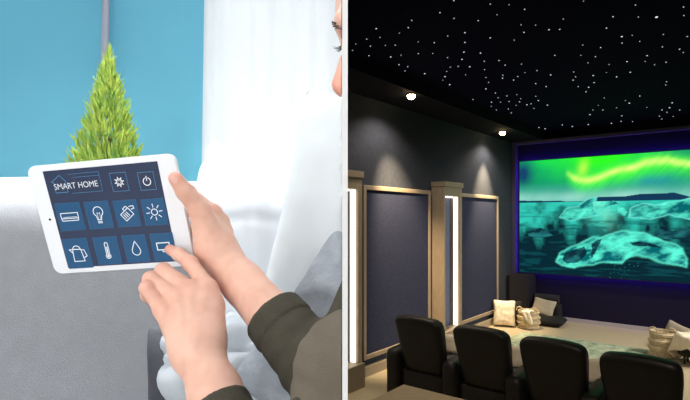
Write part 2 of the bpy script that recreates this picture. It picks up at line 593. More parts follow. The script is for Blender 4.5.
M_edge = screen_mat('tile_edge', (62, 104, 148), 0.8)
bm = NB(); tquad(bm, sx0, sy0, sx1, sy1, 0.0003)
scr = obj('screen', bm, M_scr, tab)

def stroke(bm, pts, wd, z=0.0008, mi=0, closed=False):
    pts = [Vector((p[0], p[1], 0)) for p in pts]
    if closed: pts = pts + [pts[0]]
    for a, b in zip(pts, pts[1:]):
        d = b - a
        if d.length < 1e-9: continue
        d.normalize()
        n = Vector((-d.y, d.x, 0)) * wd / 2
        a2, b2 = a - d * wd * .35, b + d * wd * .35
        vs = [bm.verts.new(TM @ Vector((q.x, q.y, z))) for q in (a2 - n, b2 - n, b2 + n, a2 + n)]
        bm.faces.new(vs).material_index = mi
def circ(c, r, n=24, a0=0, a1=360, ry=None):
    ry = ry or r
    return [(c[0] + r * math.cos(math.radians(a0 + (a1 - a0) * k / n)), c[1] + ry * math.sin(math.radians(a0 + (a1 - a0) * k / n))) for k in range(n + 1)]

S0 = 2.665
def z2(x, y): return tl(x / S0, 140 + y / S0)
def tile_rect(q):
    p = [z2(*c) for c in q]
    return ((p[0][0] + p[3][0]) / 2, (p[2][1] + p[3][1]) / 2, (p[1][0] + p[2][0]) / 2, (p[0][1] + p[1][1]) / 2)
tiles = {
    'air_conditioner': [(147, 170), (213, 165), (228, 238), (163, 243)],
    'light_bulb': [(223, 165), (287, 162), (305, 233), (242, 237)],
    'camera': [(300, 162), (363, 158), (377, 228), (317, 232)],
    'sun': [(375, 158), (435, 155), (450, 224), (390, 228)],
    'kettle': [(167, 265), (232, 260), (248, 338), (185, 343)],
    'thermometer': [(247, 260), (310, 256), (327, 327), (265, 333)],
    'drop': [(325, 256), (385, 250), (402, 322), (342, 327)],
    'television': [(398, 250), (458, 247), (475, 318), (415, 322)],
    'gear': [(292, 88), (335, 86), (345, 135), (303, 137)],
    'power': [(366, 86), (408, 85), (418, 131), (377, 134)],
}
def icon(kind, bm, c, u):
    P = lambda pts: [(c[0] + x * u, c[1] + y * u) for x, y in pts]
    lw = 0.0011
    S = lambda pts, cl=False, w=lw: stroke(bm, P(pts), w, 0.0009, 2, cl)
    if kind == 'air_conditioner':
        S([(-.72, .30), (.68, .30), (.68, -.12), (-.72, -.12)], True)
        S([(-.72, -.12), (-.66, -.30), (.64, -.30), (.68, -.12)]); S([(-.55, -.02), (.55, -.02)], w=.0006)
    elif kind == 'light_bulb':
        S(circ((0, .28), .40, 22, -55, 235)); S([(-.23, -.05), (-.17, -.32)]); S([(.23, -.05), (.17, -.32)])
        for y in (-.38, -.52, -.64): S([(-.17, y), (.17, y)])
        S([(-.09, -.3), (-.12, .2), (0, .12), (.12, .2), (.09, -.3)], w=.0006)
    elif kind == 'camera':
        R = lambda pts: [(x * .80 - y * .60, x * .60 + y * .80) for x, y in pts]
        S(R([(-.50, .28), (.42, .28), (.42, -.42), (-.50, -.42)]), True)
        S(R([(-.30, .12), (-.30, -.28)])); S(R([(-.12, .12), (-.12, -.28)])); S(R([(.06, .12), (.06, -.28)]))
        S(R([(.0, .28), (.0, .50), (.36, .50), (.42, .28)])); S([(.30, .58), (.66, .62), (.70, .40), (.46, .34)])
    elif kind == 'sun':
        S(circ((0, 0), .27, 22))
        for k in range(8):
            a = k * PI / 4 + .1
            S([(.44 * math.cos(a), .44 * math.sin(a)), (.72 * math.cos(a), .72 * math.sin(a))])
    elif kind == 'kettle':
        S([(-.34, .34), (.34, .34), (.48, -.64), (-.40, -.64)], True)
        S([(-.34, .34), (-.62, .34), (-.36, .02)]); S(circ((0, .36), .30, 12, 0, 180, .26))
        S([(.36, .30), (.60, .26), (.74, -.24), (.42, -.40)])
    elif kind == 'thermometer':
        S(circ((0, .56), .13, 10, 0, 180)); S([(-.13, .56), (-.13, -.30)]); S([(.13, .56), (.13, -.30)])
        S(circ((0, -.46), .20, 18, 130, 410)); S([(0, .30), (0, -.40)], w=.0016); S(circ((0, -.46), .07, 10), w=.0016)
    elif kind == 'drop':
        S([(0, .66), (-.20, .28), (-.34, -.04)] + circ((0, -.20), .37, 16, 160, 380) + [(.34, -.04), (.20, .28)], True)
    elif kind == 'television':
        S([(-.56, .38), (.56, .38), (.56, -.24), (-.56, -.24)], True, .0014); S([(-.10, -.26), (-.12, -.42), (.12, -.42), (.10, -.26)])
    elif kind == 'gear':
        S(circ((0, 0), .36, 20)); S(circ((0, 0), .20, 14), w=.0005)
        for k in range(8):
            a = k * PI / 4 + .2
            S([(.38 * math.cos(a), .38 * math.sin(a)), (.58 * math.cos(a), .58 * math.sin(a))], w=.0013)
    elif kind == 'power':
        S(circ((0, -.05), .48, 24, 115, 425)); S([(0, .62), (0, .08)])
for k, q in tiles.items():
    x0, y0, x1, y1 = tile_rect(q)
    bm = NB()
    small = k in ('gear', 'power')
    tquad(bm, x0, y0, x1, y1, 0.0006, 0.0003, 0)
    stroke(bm, [(x0, y0), (x1, y0), (x1, y1), (x0, y1)], 0.0006, 0.0007, 1, True)
    icon(k, bm, ((x0 + x1) / 2, (y0 + y1) / 2), (min(x1 - x0, y1 - y0) / 2) * 0.98)
    nice = k.replace('_', ' ')
    obj('app_tile', bm, [M_scr if small else M_tile, M_cyan if small else M_edge, M_line], scr, label='%s tile with a white line %s icon' % ('outlined dark' if small else 'blue', nice))
# header: double-lined box, house outline, words
bm = NB()
p0, p1, p2, p3 = z2(150, 94), z2(268, 92), z2(272, 138), z2(163, 142)
hx0, hx1, hy1, hy0 = p0[0], (p1[0] + p2[0]) / 2, p0[1], (p2[1] + p3[1]) / 2
stroke(bm, [(hx0 + .016, hy1), (hx1, hy1), (hx1, hy0), (hx0 + .016, hy0)], 0.0005, 0.0007, 0)
stroke(bm, [(hx0 + .022, hy1 - .0045), (hx1, hy1 - .0045)], 0.0005, 0.0007, 0)
hs = [z2(146, 112), z2(158, 94), z2(178, 111)]
ap = z2(158, 94); lft = z2(138, 113); rgt = z2(177, 111); bl = z2(151, 117); bl2 = z2(151, 141); br2 = z2(183, 139); br = z2(178, 117)
stroke(bm, [bl2, (bl2[0], lft[1] - .0006), (lft[0], lft[1]), ap, (rgt[0], lft[1]), (br2[0], lft[1] - .0006), (br2[0], bl2[1])], 0.0009, 0.0008, 0, True)
obj('header_outline', bm, M_cyan, scr, label='thin cyan house outline and title frame')
cu = bpy.data.curves.new('title', 'FONT')
cu.body = 'SMART HOME'
cu.size = 0.0105
cu.align_x = 'LEFT'
cu.extrude = 0.00005
cu.offset = -0.00005
to = bpy.data.objects.new('title', cu)
COL.objects.link(to)
dg = bpy.context.evaluated_depsgraph_get()
me = bpy.data.meshes.new_from_object(to.evaluated_get(dg))
bpy.data.objects.remove(to)
ta, tb = z2(147, 128), z2(264, 126)
xs = [v.co.x for v in me.vertices]
sc_ = (tb[0] - ta[0]) / (max(xs) - min(xs))
for v in me.vertices:
    v.co = TM @ Vector((ta[0] + (v.co.x - min(xs)) * sc_, (ta[1] + tb[1]) / 2 - .0003 + v.co.y * sc_ * 1.12, 0.0010 + v.co.z))
me.materials.clear()
obj('title_text', me, M_line, scr, label='white SMART HOME lettering')
cp = tl(50, 219.5)
bm = NB()
vs = [bm.verts.new(TM @ Vector((cp[0] + .0016 * math.cos(a), cp[1] + .0016 * math.sin(a), 0.0003))) for a in np.linspace(0, 2 * PI, 17)[:-1]]
bm.faces.new(vs)
obj('camera_lens', bm, mat('black_lens', (24, 24, 30), 0.2), tab)

# =================================================================== PERSON (signed-distance sculpt -> one mesh)
E_ = np.array([0, 0, EYE])
class Grid:
    def __init__(s, lo, hi, h):
        s.lo = np.array(lo, float); s.h = h
        s.n = np.ceil((np.array(hi) - s.lo) / h).astype(int) + 1
        s.f = np.full(s.n, 0.05, np.float32)
    def sub(s, lo, hi):
        a = np.clip(np.floor((np.array(lo) - s.lo) / s.h).astype(int), 0, s.n - 1)
        b = np.clip(np.ceil((np.array(hi) - s.lo) / s.h).astype(int) + 1, 1, s.n)
        sl = tuple(slice(i, j) for i, j in zip(a, b))
        ax = [(s.lo[k] + s.h * np.arange(a[k], b[k])).astype(np.float32) for k in range(3)]
        return sl, np.meshgrid(*ax, indexing='ij', sparse=True)
def sd_cap(G, a, b, ra, rb):
    a = np.array(a, np.float32); b = np.array(b, np.float32)
    d = b - a; L2 = float(d @ d) + 1e-12
    t = ((G[0] - a[0]) * d[0] + (G[1] - a[1]) * d[1] + (G[2] - a[2]) * d[2]) / L2
    t = np.clip(t, 0, 1)
    return np.sqrt((G[0] - a[0] - t * d[0]) ** 2 + (G[1] - a[1] - t * d[1]) ** 2 + (G[2] - a[2] - t * d[2]) ** 2) - (ra + (rb - ra) * t)
def sd_ell(G, c, r, R=None):
    X, Y, Z = G[0] - c[0], G[1] - c[1], G[2] - c[2]
    if R is not None:
        X, Y, Z = (R[0][0] * X + R[0][1] * Y + R[0][2] * Z, R[1][0] * X + R[1][1] * Y + R[1][2] * Z, R[2][0] * X + R[2][1] * Y + R[2][2] * Z)
    k0 = np.sqrt((X / r[0]) ** 2 + (Y / r[1]) ** 2 + (Z / r[2]) ** 2)
    return (k0 - 1) * min(r)
def smin(a, b, k):
    h = np.clip(0.5 + 0.5 * (b - a) / k, 0, 1)
    return b + (a - b) * h - k * h * (1 - h)
def chain(G, pts, rads, k=0.004):
    f = None
    for i in range(len(pts) - 1):
        d = sd_cap(G, pts[i], pts[i + 1], rads[i], rads[i + 1])
        f = d if f is None else smin(f, d, k)
    return f
def nets(f, lo, h, smooth=2):
    nx, ny, nz = f.shape
    s = f < 0
    c = np.zeros((nx - 1, ny - 1, nz - 1), np.int8)
    for i in (0, 1):
        for j in (0, 1):
            for k in (0, 1):
                c += s[i:nx - 1 + i, j:ny - 1 + j, k:nz - 1 + k]
    idx = np.argwhere((c > 0) & (c < 8))
    vid = -np.ones(c.shape, np.int64)
    vid[tuple(idx.T)] = np.arange(len(idx))
    acc = np.zeros((len(idx), 3)); cnt = np.zeros(len(idx))
    cor = [(i, j, k) for i in (0, 1) for j in (0, 1) for k in (0, 1)]
    for a in cor:
        for ax in range(3):
            if a[ax]: continue
            b = list(a); b[ax] = 1
            fa = f[tuple((idx + a).T)]; fb = f[tuple((idx + b).T)]
            m_ = (fa < 0) != (fb < 0)
            t = np.where(m_, fa / np.where(m_, fa - fb, 1), 0)
            p = np.array(a, float)[None].repeat(len(idx), 0); p[:, ax] += t
            acc[m_] += p[m_]; cnt[m_] += 1
    V = idx + acc / cnt[:, None]
    Q = []
    for ax in range(3):
        sl0 = [slice(None)] * 3; sl1 = [slice(None)] * 3
        sl0[ax] = slice(0, -1); sl1[ax] = slice(1, None)
        ch = s[tuple(sl0)] != s[tuple(sl1)]
        e = np.argwhere(ch)
        o1, o2 = [(1, 2), (2, 0), (0, 1)][ax]
        ok = (e[:, o1] > 0) & (e[:, o2] > 0) & (e[:, o1] < f.shape[o1] - 1) & (e[:, o2] < f.shape[o2] - 1)
        e = e[ok]
        def g(d1, d2):
            q = e.copy(); q[:, o1] -= d1; q[:, o2] -= d2
            return vid[tuple(q.T)]
        quad = np.stack([g(1, 1), g(0, 1), g(0, 0), g(1, 0)], 1)
        inside = s[tuple(e.T)]
        quad[~inside] = quad[~inside][:, ::-1]
        Q.append(quad)
    Q = np.concatenate(Q)
    Q = Q[(Q >= 0).all(1)]
    E = np.concatenate([Q[:, [0, 1]], Q[:, [1, 2]], Q[:, [2, 3]], Q[:, [3, 0]]])
    for _ in range(smooth):
        A = np.zeros_like(V); n = np.zeros(len(V))
        np.add.at(A, E[:, 0], V[E[:, 1]]); np.add.at(n, E[:, 0], 1)
        np.add.at(A, E[:, 1], V[E[:, 0]]); np.add.at(n, E[:, 1], 1)
        V = 0.5 * V + 0.5 * A / np.maximum(n, 1)[:, None]
    return V * h + lo, Q
def to_mesh(name, V, Q):
    me = bpy.data.meshes.new(name)
    me.vertices.add(len(V)); me.vertices.foreach_set('co', np.asarray(V, np.float32).ravel())
    me.loops.add(len(Q) * 4); me.loops.foreach_set('vertex_index', Q.astype(np.int32).ravel())
    me.polygons.add(len(Q)); me.polygons.foreach_set('loop_start', np.arange(len(Q), dtype=np.int32) * 4)
    me.update(calc_edges=True)
    me.validate()
    return me
A = lambda px, py, Y: np.array(at(px, py, Y))

# ---- left hand (taps the screen)
LH = dict(
    wrist=A(198.5, 352, .530), elbow=A(286, 560, .405),
    mcp=[A(208.5, 289, .583), A(193, 292, .577), A(178.5, 299, .570), A(163.5, 311, .563)],
    fingers=[
        ([A(208.5, 289, .583), A(190.5, 263.5, .604), A(179, 254.5, .617), A(170, 249.5, .6265)], [.0106, .0090, .0078, .0067]),
        ([A(193, 292, .577), A(163.5, 271.5, .590), A(158, 278.5, .612), A(166, 290, .620)], [.0104, .0096, .0084, .0070]),
        ([A(178.5, 299, .570), A(151, 279.5, .579), A(149, 289, .602), A(157, 299, .610)], [.0099, .0090, .0078, .0066]),
        ([A(163.5, 311, .563), A(147, 288, .567), A(147, 295, .586), A(154, 303, .592)], [.0090, .0080, .0070, .0060]),
    ],
    thumb=([A(209, 334, .545), A(213, 308, .578), A(206, 293, .607), A(197, 287, .620)], [.014, .0115, .0095, .008]),
)
RH = dict(
    wrist=A(221, 258, .640), elbow=A(338, 392, .535),
    mcp=[A(213, 213, .652), A(220, 222, .663), A(224, 233, .668), A(225, 245, .667)],
    fingers=[
        ([A(213, 213, .652), A(189, 191, .664), A(171, 190, .648), A(155, 194, .645)], [.0095, .0082, .0074, .0066]),
        ([A(220, 222, .663), A(193, 211, .682), A(171, 210, .668), A(153, 212, .655)], [.0095, .0084, .0076, .0066]),
        ([A(224, 233, .668), A(198, 231, .690), A(177, 228, .678), A(160, 228, .664)], [.0092, .0082, .0073, .0064]),
        ([A(225, 245, .667), A(202, 249, .688), A(185, 246, .678), A(172, 245, .667)], [.0085, .0074, .0066, .0058]),
    ],
    thumb=([A(210.5, 243, .630), A(200, 210, .617), A(185, 191.5, .603), A(175.5, 178.5, .5935)], [.0205, .0132, .0104, .0086]),
)
def arm_fields(G, H, side):
    wr, el = H['wrist'], H['elbow']
    ax = (el - wr) / np.linalg.norm(el - wr)
    f = chain(G, [wr, wr + ax * .05, wr + ax * .13, el], [.0225, .0255, .0305, .031], .01)
    # flattened wrist
    pal = None
    for i, m_ in enumerate(H['mcp']):
        w0 = wr + (m_ - wr) * 0.10 + (H['mcp'][i] - (H['mcp'][1] + H['mcp'][2]) / 2) * 0.30
        d = sd_cap(G, m_, w0, [.0105, .011, .0105, .0098][i], .0165)
        pal = d if pal is None else smin(pal, d, .014)
    f = smin(f, pal, .02)
    for i, m_ in enumerate(H['mcp']):                         # knuckle bumps
        f = smin(f, np.sqrt((G[0] - m_[0]) ** 2 + (G[1] - m_[1] + (.003 if side == 'L' else 0)) ** 2 + (G[2] - m_[2] - .002) ** 2) - .0095, .006)
    return f
def hand(G, H, side):
    f = arm_fields(G, H, side)
    out = f
    tp, tr = H['thumb']
    out = np.minimum(out, smin(f, chain(G, tp, tr, .005), .018))
    for pts, rads in H['fingers']:
        c_ = chain(G, pts, rads, .0035)
        for j in (1, 2):                                       # slightly swollen joints
            c_ = smin(c_, np.sqrt(sum((G[q] - pts[j][q]) ** 2 for q in range(3))) - rads[j] * 1.06, .003)
        out = np.minimum(out, smin(f, c_, .0055))
    return out
CLIP = -0.0030
h = 0.0016
g = Grid((-0.295, 0.375, EYE - 0.36), (0.002, 0.73, EYE + 0.245), h)
for H, side in ((LH, 'L'), (RH, 'R')):
    P = np.array([H['wrist'], H['elbow']] + H['mcp'] + [p for q, _ in H['fingers'] for p in q] + H['thumb'][0])
    sl, G = g.sub(P.min(0) - .05, P.max(0) + .05)
    g.f[sl] = np.minimum(g.f[sl], hand(G, H, side))
# tendons on the back of the tapping hand
sl, G = g.sub(LH['wrist'] - .09, LH['wrist'] + .12)
for i, m_ in enumerate(LH['mcp'][:3]):
    a = m_ + np.array([0, -.009, .003]); b = LH['wrist'] + np.array([.002 * (1 - i), -.0205, .012])
    g.f[sl] = smin(g.f[sl], sd_cap(G, a, b, .0022, .0018), .006)
# upper arms and side of the torso, all beside the partition
sh_l, sh_r = np.array(at(354, 370, .46)), np.array([.055, .555, EYE - .06])
sl, G = g.sub((-.12, .375, EYE - .36), (.002, .64, EYE + .02))
body_l = sd_cap(G, LH['elbow'], sh_l, .032, .040)
body_r = sd_cap(G, RH['elbow'], sh_r, .031, .036)
torso = sd_cap(G, (.0, .48, EYE - .27), (.0, .48, EYE - .36), .045, .055)
tor = smin(smin(torso, body_l, .02), body_r, .02)
g.f[sl] = np.minimum(g.f[sl], tor)
# head: forehead, brow, nose, cheek (only what shows past the partition)
sl, G = g.sub((-.04, .40, EYE + .07), (.002, .66, EYE + .245))
hd = sd_ell(G, (.083, .535, EYE + .222), (.0935, .085, .10))
brow = sd_ell(G, (.0035, .500, EYE + .1960), (.0150, .024, .0135))
hd = smin(hd, brow, .012)
nose = sd_cap(G, (.008, .500, EYE + .170), (-.0052, .500, EYE + .1345), .0085, .0082)
hd = smin(hd, nose, .008)
hd = smin(hd, sd_ell(G, (.000, .506, EYE + .129), (.0095, .012, .0065)), .006)
hd = smin(hd, sd_ell(G, (.055, .520, EYE + .150), (.0575, .055, .050)), .012)
hd = smin(hd, sd_ell(G, (.006, .490, EYE + .1725), (.0112, .011, .0095)), .004)
g.f[sl] = np.minimum(g.f[sl], hd)
# clip at the partition
gx = (g.lo[0] + h * np.arange(g.n[0])).astype(np.float32)
g.f = np.maximum(g.f, (gx - CLIP)[:, None, None])
V, Q = nets(g.f, g.lo, h, 3)
V[:, 0] = np.minimum(V[:, 0], CLIP)
me = to_mesh('person', V, Q)
# skin: warm base, pinker at fingertips, knuckles and nose (colour of the skin itself)
col = np.zeros((len(me.vertices), 4), np.float32); col[:, 3] = 1
vc = np.empty(len(me.vertices) * 3, np.float32); me.vertices.foreach_get('co', vc); vc = vc.reshape(-1, 3)
base_c = np.array(lin((228, 182, 162))[:3]); pink = np.array(lin((222, 138, 120))[:3])
wgt = np.zeros(len(vc))
for H in (LH, RH):
    for pts, _ in H['fingers'] + [H['thumb']]:
        wgt = np.maximum(wgt, .75 * np.exp(-((vc - pts[-1]) ** 2).sum(1) / .010 ** 2))
        wgt = np.maximum(wgt, .40 * np.exp(-((vc - pts[1]) ** 2).sum(1) / .011 ** 2))
    for m_ in H['mcp']:
        wgt = np.maximum(wgt, .35 * np.exp(-((vc - m_) ** 2).sum(1) / .014 ** 2))
wgt = np.maximum(wgt, .7 * np.exp(-((vc - np.array([-.006, .5, EYE + .134])) ** 2).sum(1) / .014 ** 2))
col[:, :3] = base_c + (pink - base_c) * wgt[:, None]
mot = np.array([noise.noise(Vector(q) * 48) + .6 * noise.noise(Vector(q) * 120) for q in vc.tolist()])
tan_ = np.array(lin((200, 142, 120))[:3])
col[:, :3] += (tan_ - col[:, :3]) * np.clip(.10 + .34 * mot, 0, .5)[:, None]
ca = me.color_attributes.new('Col', 'FLOAT_COLOR', 'POINT')
ca.data.foreach_set('color', col.ravel())
M_skin = attr_mat('skin', 0.5, 0, 0.12)
n_ = M_skin.node_tree
nz = n_.nodes.new('ShaderNodeTexNoise'); nz.inputs['Scale'].default_value = 260; nz.inputs['Detail'].default_value = 3
tcn = n_.nodes.new('ShaderNodeTexCoord'); bpn = n_.nodes.new('ShaderNodeBump')
bpn.inputs['Strength'].default_value = 0.12; bpn.inputs['Distance'].default_value = 0.003
n_.links.new(tcn.outputs['Object'], nz.inputs['Vector']); n_.links.new(nz.outputs['Fac'], bpn.inputs['Height'])
n_.links.new(bpn.outputs['Normal'], n_.nodes['Principled BSDF'].inputs['Normal'])
pbase = (-0.06, 0.5, 1.66)
person = obj('person', me, M_skin, base=pbase, smooth=180)
tag(person, 'person in an olive long sleeved top holding and tapping the white tablet', 'person')

# ---- clothing
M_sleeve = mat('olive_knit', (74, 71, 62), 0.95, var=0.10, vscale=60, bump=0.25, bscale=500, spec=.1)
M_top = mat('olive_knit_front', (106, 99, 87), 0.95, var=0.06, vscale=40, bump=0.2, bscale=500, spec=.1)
def sleeve(name, a, b, ra, rb, extra=None, wr=0.0016, hh=0.0018, knit=None, pts_extra=()):
    a = np.array(a); b = np.array(b)
    allp = np.array([a, b] + list(pts_extra))
    lo = allp.min(0) - .07; hi = allp.max(0) + .07
    lo[2] = max(lo[2], EYE - .36)
    hi[0] = min(hi[0], .004)
    gg = Grid(lo, hi, hh)
    ax = (b - a) / np.linalg.norm(b - a)
    sl, G = gg.sub(lo, hi)
    f = sd_cap(G, a, b, ra, rb)
    if extra: f = smin(f, extra(G), .02)
    s_ = (G[0] - a[0]) * ax[0] + (G[1] - a[1]) * ax[1] + (G[2] - a[2]) * ax[2]
    fold = np.sin(s_ * 190 + 60 * (G[0] + .6 * G[1])) * np.sin(s_ * 70 + 40 * G[2] + 1.0)
    f = f + wr * fold * np.clip((s_ - .03) / .03, 0, 1)
    f = f - 0.0016 * ((s_ > .002) & (s_ < .027)) + 0.0012 * np.exp(-((s_ - .0285) / .0018) ** 2) + 0.0008 * np.exp(-((s_ - .0145) / .0012) ** 2)
    f = np.maximum(f, -s_)                       # cuff opening
    f = np.maximum(f, G[0] - (CLIP + .0004))
    gg.f[sl] = f
    V_, Q_ = nets(gg.f, gg.lo, hh, 2)
    V_[:, 0] = np.minimum(V_[:, 0], CLIP + .0004)
    return obj(name, to_mesh(name, V_, Q_), knit or M_sleeve, person, smooth=180)
cu_r = A(272.5, 314, .593)
ex_r = RH['elbow']
sleeve('sleeve', cu_r, ex_r + (ex_r - cu_r) * .02, .0355, .043, lambda G: sd_cap(G, ex_r, sh_r, .044, .050), pts_extra=[sh_r])
cu_l = A(218.5, 402, .487)
ex_l = LH['elbow']
sleeve('sleeve', cu_l, ex_l, .0275, .040, lambda G: sd_cap(G, ex_l, sh_l, .040, .044), pts_extra=[sh_l])
sleeve('shirt_front', np.array(at(346, 480, .455)), sh_l, .062, .0555,
       lambda G: sd_cap(G, (.0, .48, EYE - .27), (.0, .48, EYE - .36), .060, .070),
       .0012, knit=M_top, pts_extra=[LH['elbow'], (0, .49, EYE - .36)])
# nails
M_nail = mat('fingernail', (238, 190, 176), 0.25, coat=0.4)
def nail(tipp, prev, facing, L=.0095, W=.0075, off=.0068):
    tipp = np.array(tipp); ax = Vector(tipp - np.array(prev)).normalized()
    fc = Vector(facing); fc = (fc - ax * fc.dot(ax)).normalized()
    sd = ax.cross(fc)
    bm = NB()
    c_ = Vector(tipp) + fc * off - ax * 0.0005
    N = 8
    for i in range(N + 1):
        pass
    g_ = [[None] * (N + 1) for _ in range(N + 1)]
    for i in range(N + 1):
        for j in range(N + 1):
            u = -1 + 2 * i / N; v = -1 + 2 * j / N
            x = u * math.sqrt(1 - v * v / 2); y = v * math.sqrt(1 - u * u / 2)
            hgt = -0.0020 * (x * x) - 0.0008 * y * y
            g_[i][j] = bm.verts.new(c_ + sd * (x * W / 2) + ax * (y * L / 2) + fc * hgt)
    for i in range(N):
        for j in range(N):
            bm.faces.new((g_[i][j], g_[i + 1][j], g_[i + 1][j + 1], g_[i][j + 1]))
    bmesh.ops.recalc_face_normals(bm, faces=bm.faces)
    bmesh.ops.solidify(bm, geom=list(bm.faces), thickness=0.0008)
    return obj('fingernail', bm, M_nail, person, smooth=60)
nail(RH['thumb'][0][3], RH['thumb'][0][2], (-.15, -1, .25), .0115, .0092, .0080)
nail(LH['fingers'][0][0][3], LH['fingers'][0][0][2], (-.2, -.7, .7), .0085, .0070, .0060)
# eyebrow, lashes, iris
M_hair = mat('dark_brown_hair', (74, 58, 54), 0.6)
bm = NB()
for k in range(15):
    t = random.random()
    z_ = EYE + .1885 - .0065 * t
    y_ = .4755 + .006 * random.random()
    x_ = -.0108 + .0055 * t ** 2
    p = Vector((x_, y_, z_))
    d = Vector((.0018 + .002 * t, 0, .0008 - .003 * random.random()))
    tube(bm, [p - d, p, p + d], [.0003, .0005, .0002], 5)
obj('eyebrow', bm, M_hair, person)
bm = NB()
for k in range(6):
    t = k / 5
    p = Vector((-.0035, .479 + .010 * t, EYE + .1655))
    q = Vector((-.0118 + .004 * t, .476 + .012 * t, EYE + .1635 - .0006 * (k % 2)))
    tube(bm, [p, (p + q) / 2 + Vector((0, 0, -.0012)), q], [.0004, .0003, .00015], 5)
obj('eyelashes', bm, M_hair, person)

# =================================================================== HOME CINEMA (right of the partition), cinema axes
M_ceil = mat('night_blue_ceiling', (17, 17, 40), 0.95, spec=.02)
M_carpet = mat('beige_carpet', (180, 165, 138), 0.95, var=0.22, vscale=60, bump=0.5, bscale=160, sheen=0.2)
M_taupe = mat('taupe_wood', (142, 129, 116), 0.55, var=0.12, vscale=7, stretch=(6, 6, 1))
M_skirt = mat('grey_skirting', (150, 140, 126), 0.6, var=0.06)
M_navy = mat('navy_fabric', (50, 55, 80), 0.95, var=0.22, vscale=40, bump=0.25, bscale=260, spec=.08)
WU, SV = -4.0, 10.73
bm = NB(); box(bm, (PT, Y0 - .1, -0.1), (13, 13, 0)); tag(obj('floor', bm, M_carpet), kind='structure')
bm = NB(); box(bm, (PT, Y0 - .1, 3.9), (13, 13, 4.0)); tag(obj('ceiling', bm, M_ceil), kind='structure')
bm = NB(); box(bm, (WU - .15, 4.915, 0), (WU, SV, 3.9)); tag(obj('wall_side', bm, M_dark_wall, frame=RT), kind='structure')
bm = NB(); box(bm, (WU - .15, SV, 0), (5.2, SV + .15, 3.9)); tag(obj('wall_screen', bm, mat('night_wall', (32, 29, 52), 0.9, spec=.1, bump=.1, bscale=200), frame=RT), kind='structure')
bm = NB(); box(bm, (5.0, 1.5, 0), (5.2, SV, 3.9)); tag(obj('wall_right', bm, M_dark_wall, frame=RT), kind='structure')
bm = NB(); box(bm, (PT, Y0 - .1, 0), (7, Y0, 3.9)); tag(obj('wall_rear', bm, M_dark_wall), kind='structure')

def uvprism(bm, poly, z0, z1):
    a = [bm.verts.new((x, y, z0)) for x, y in poly]; b = [bm.verts.new((x, y, z1)) for x, y in poly]
    n = len(poly)
    bm.faces.new(list(reversed(a))); bm.faces.new(b)
    for i in range(n): bm.faces.new((a[i], a[(i + 1) % n], b[(i + 1) % n], b[i]))
    bmesh.ops.recalc_face_normals(bm, faces=bm.faces)
    return bm
def vmin(u, x=0.006):                      # first v at which the point is right of the partition
    return (x - u * math.cos(ANG)) / (-math.sin(ANG))
SOF = -3.36
bm = NB(); uvprism(bm, [(WU, vmin(WU)), (SOF, vmin(SOF)), (SOF, SV), (WU, SV)], 3.72, 3.9)
tag(obj('trim_1', bm, mat('dark_soffit', (28, 28, 38), 0.9, spec=.05), frame=RT), kind='structure')
# trim round the screen
M_lav = mat('lavender_trim', (74, 70, 104), 0.5)
bm = NB()
box(bm, (-3.995, SV - .16, 0.72), (-3.93, SV, 3.72))
box(bm, (-3.93, SV - .16, 3.665), (5.0, SV, 3.72))
tag(obj('trim_2', bm, M_lav, frame=RT), kind='structure')
bm = NB(); uvprism(bm, [(WU, vmin(WU)), (WU + .06, vmin(WU + .06)), (WU + .06, SV), (WU, SV)], 0, 0.13)
tag(obj('baseboard_side', bm, M_skirt, frame=RT), kind='structure')
bm = NB(); box(bm, (WU + .06, SV - .03, 0), (5.0, SV, 0.075))
tag(obj('baseboard_screen', bm, mat('pale_skirting', (176, 172, 178), .6), frame=RT), kind='structure')

# acoustic panels
def panel(v0, v1, label):
    t = thing('acoustic_panel', label, 'wall panel', (WU, (v0 + v1) / 2, 0.22), RT, 'navy fabric panels on the side wall')
    z0, z1, f = 0.22, 2.535, 0.062
    bm = NB(); box(bm, (WU, v0 + f, z0 + f), (WU + .03, v1 - f, z1 - f)); obj('fabric', bm, M_navy, t)
    bm = NB()
    for lo, hi in (((WU, v0, z0), (WU + .05, v0 + f, z1)), ((WU, v1 - f, z0), (WU + .05, v1, z1)),
                   ((WU, v0 + f, z0), (WU + .05, v1 - f, z0 + f)), ((WU, v0 + f, z1 - f), (WU + .05, v1 - f, z1))):
        box(bm, lo, hi, .006, 1)
    obj('frame', bm, M_taupe, t, label='taupe wooden frame')
panel(5.23, 7.0, 'wide navy fabric wall panel in a taupe frame between two lit columns')
panel(7.86, 9.73, 'navy fabric wall panel in a taupe frame nearest the screen')

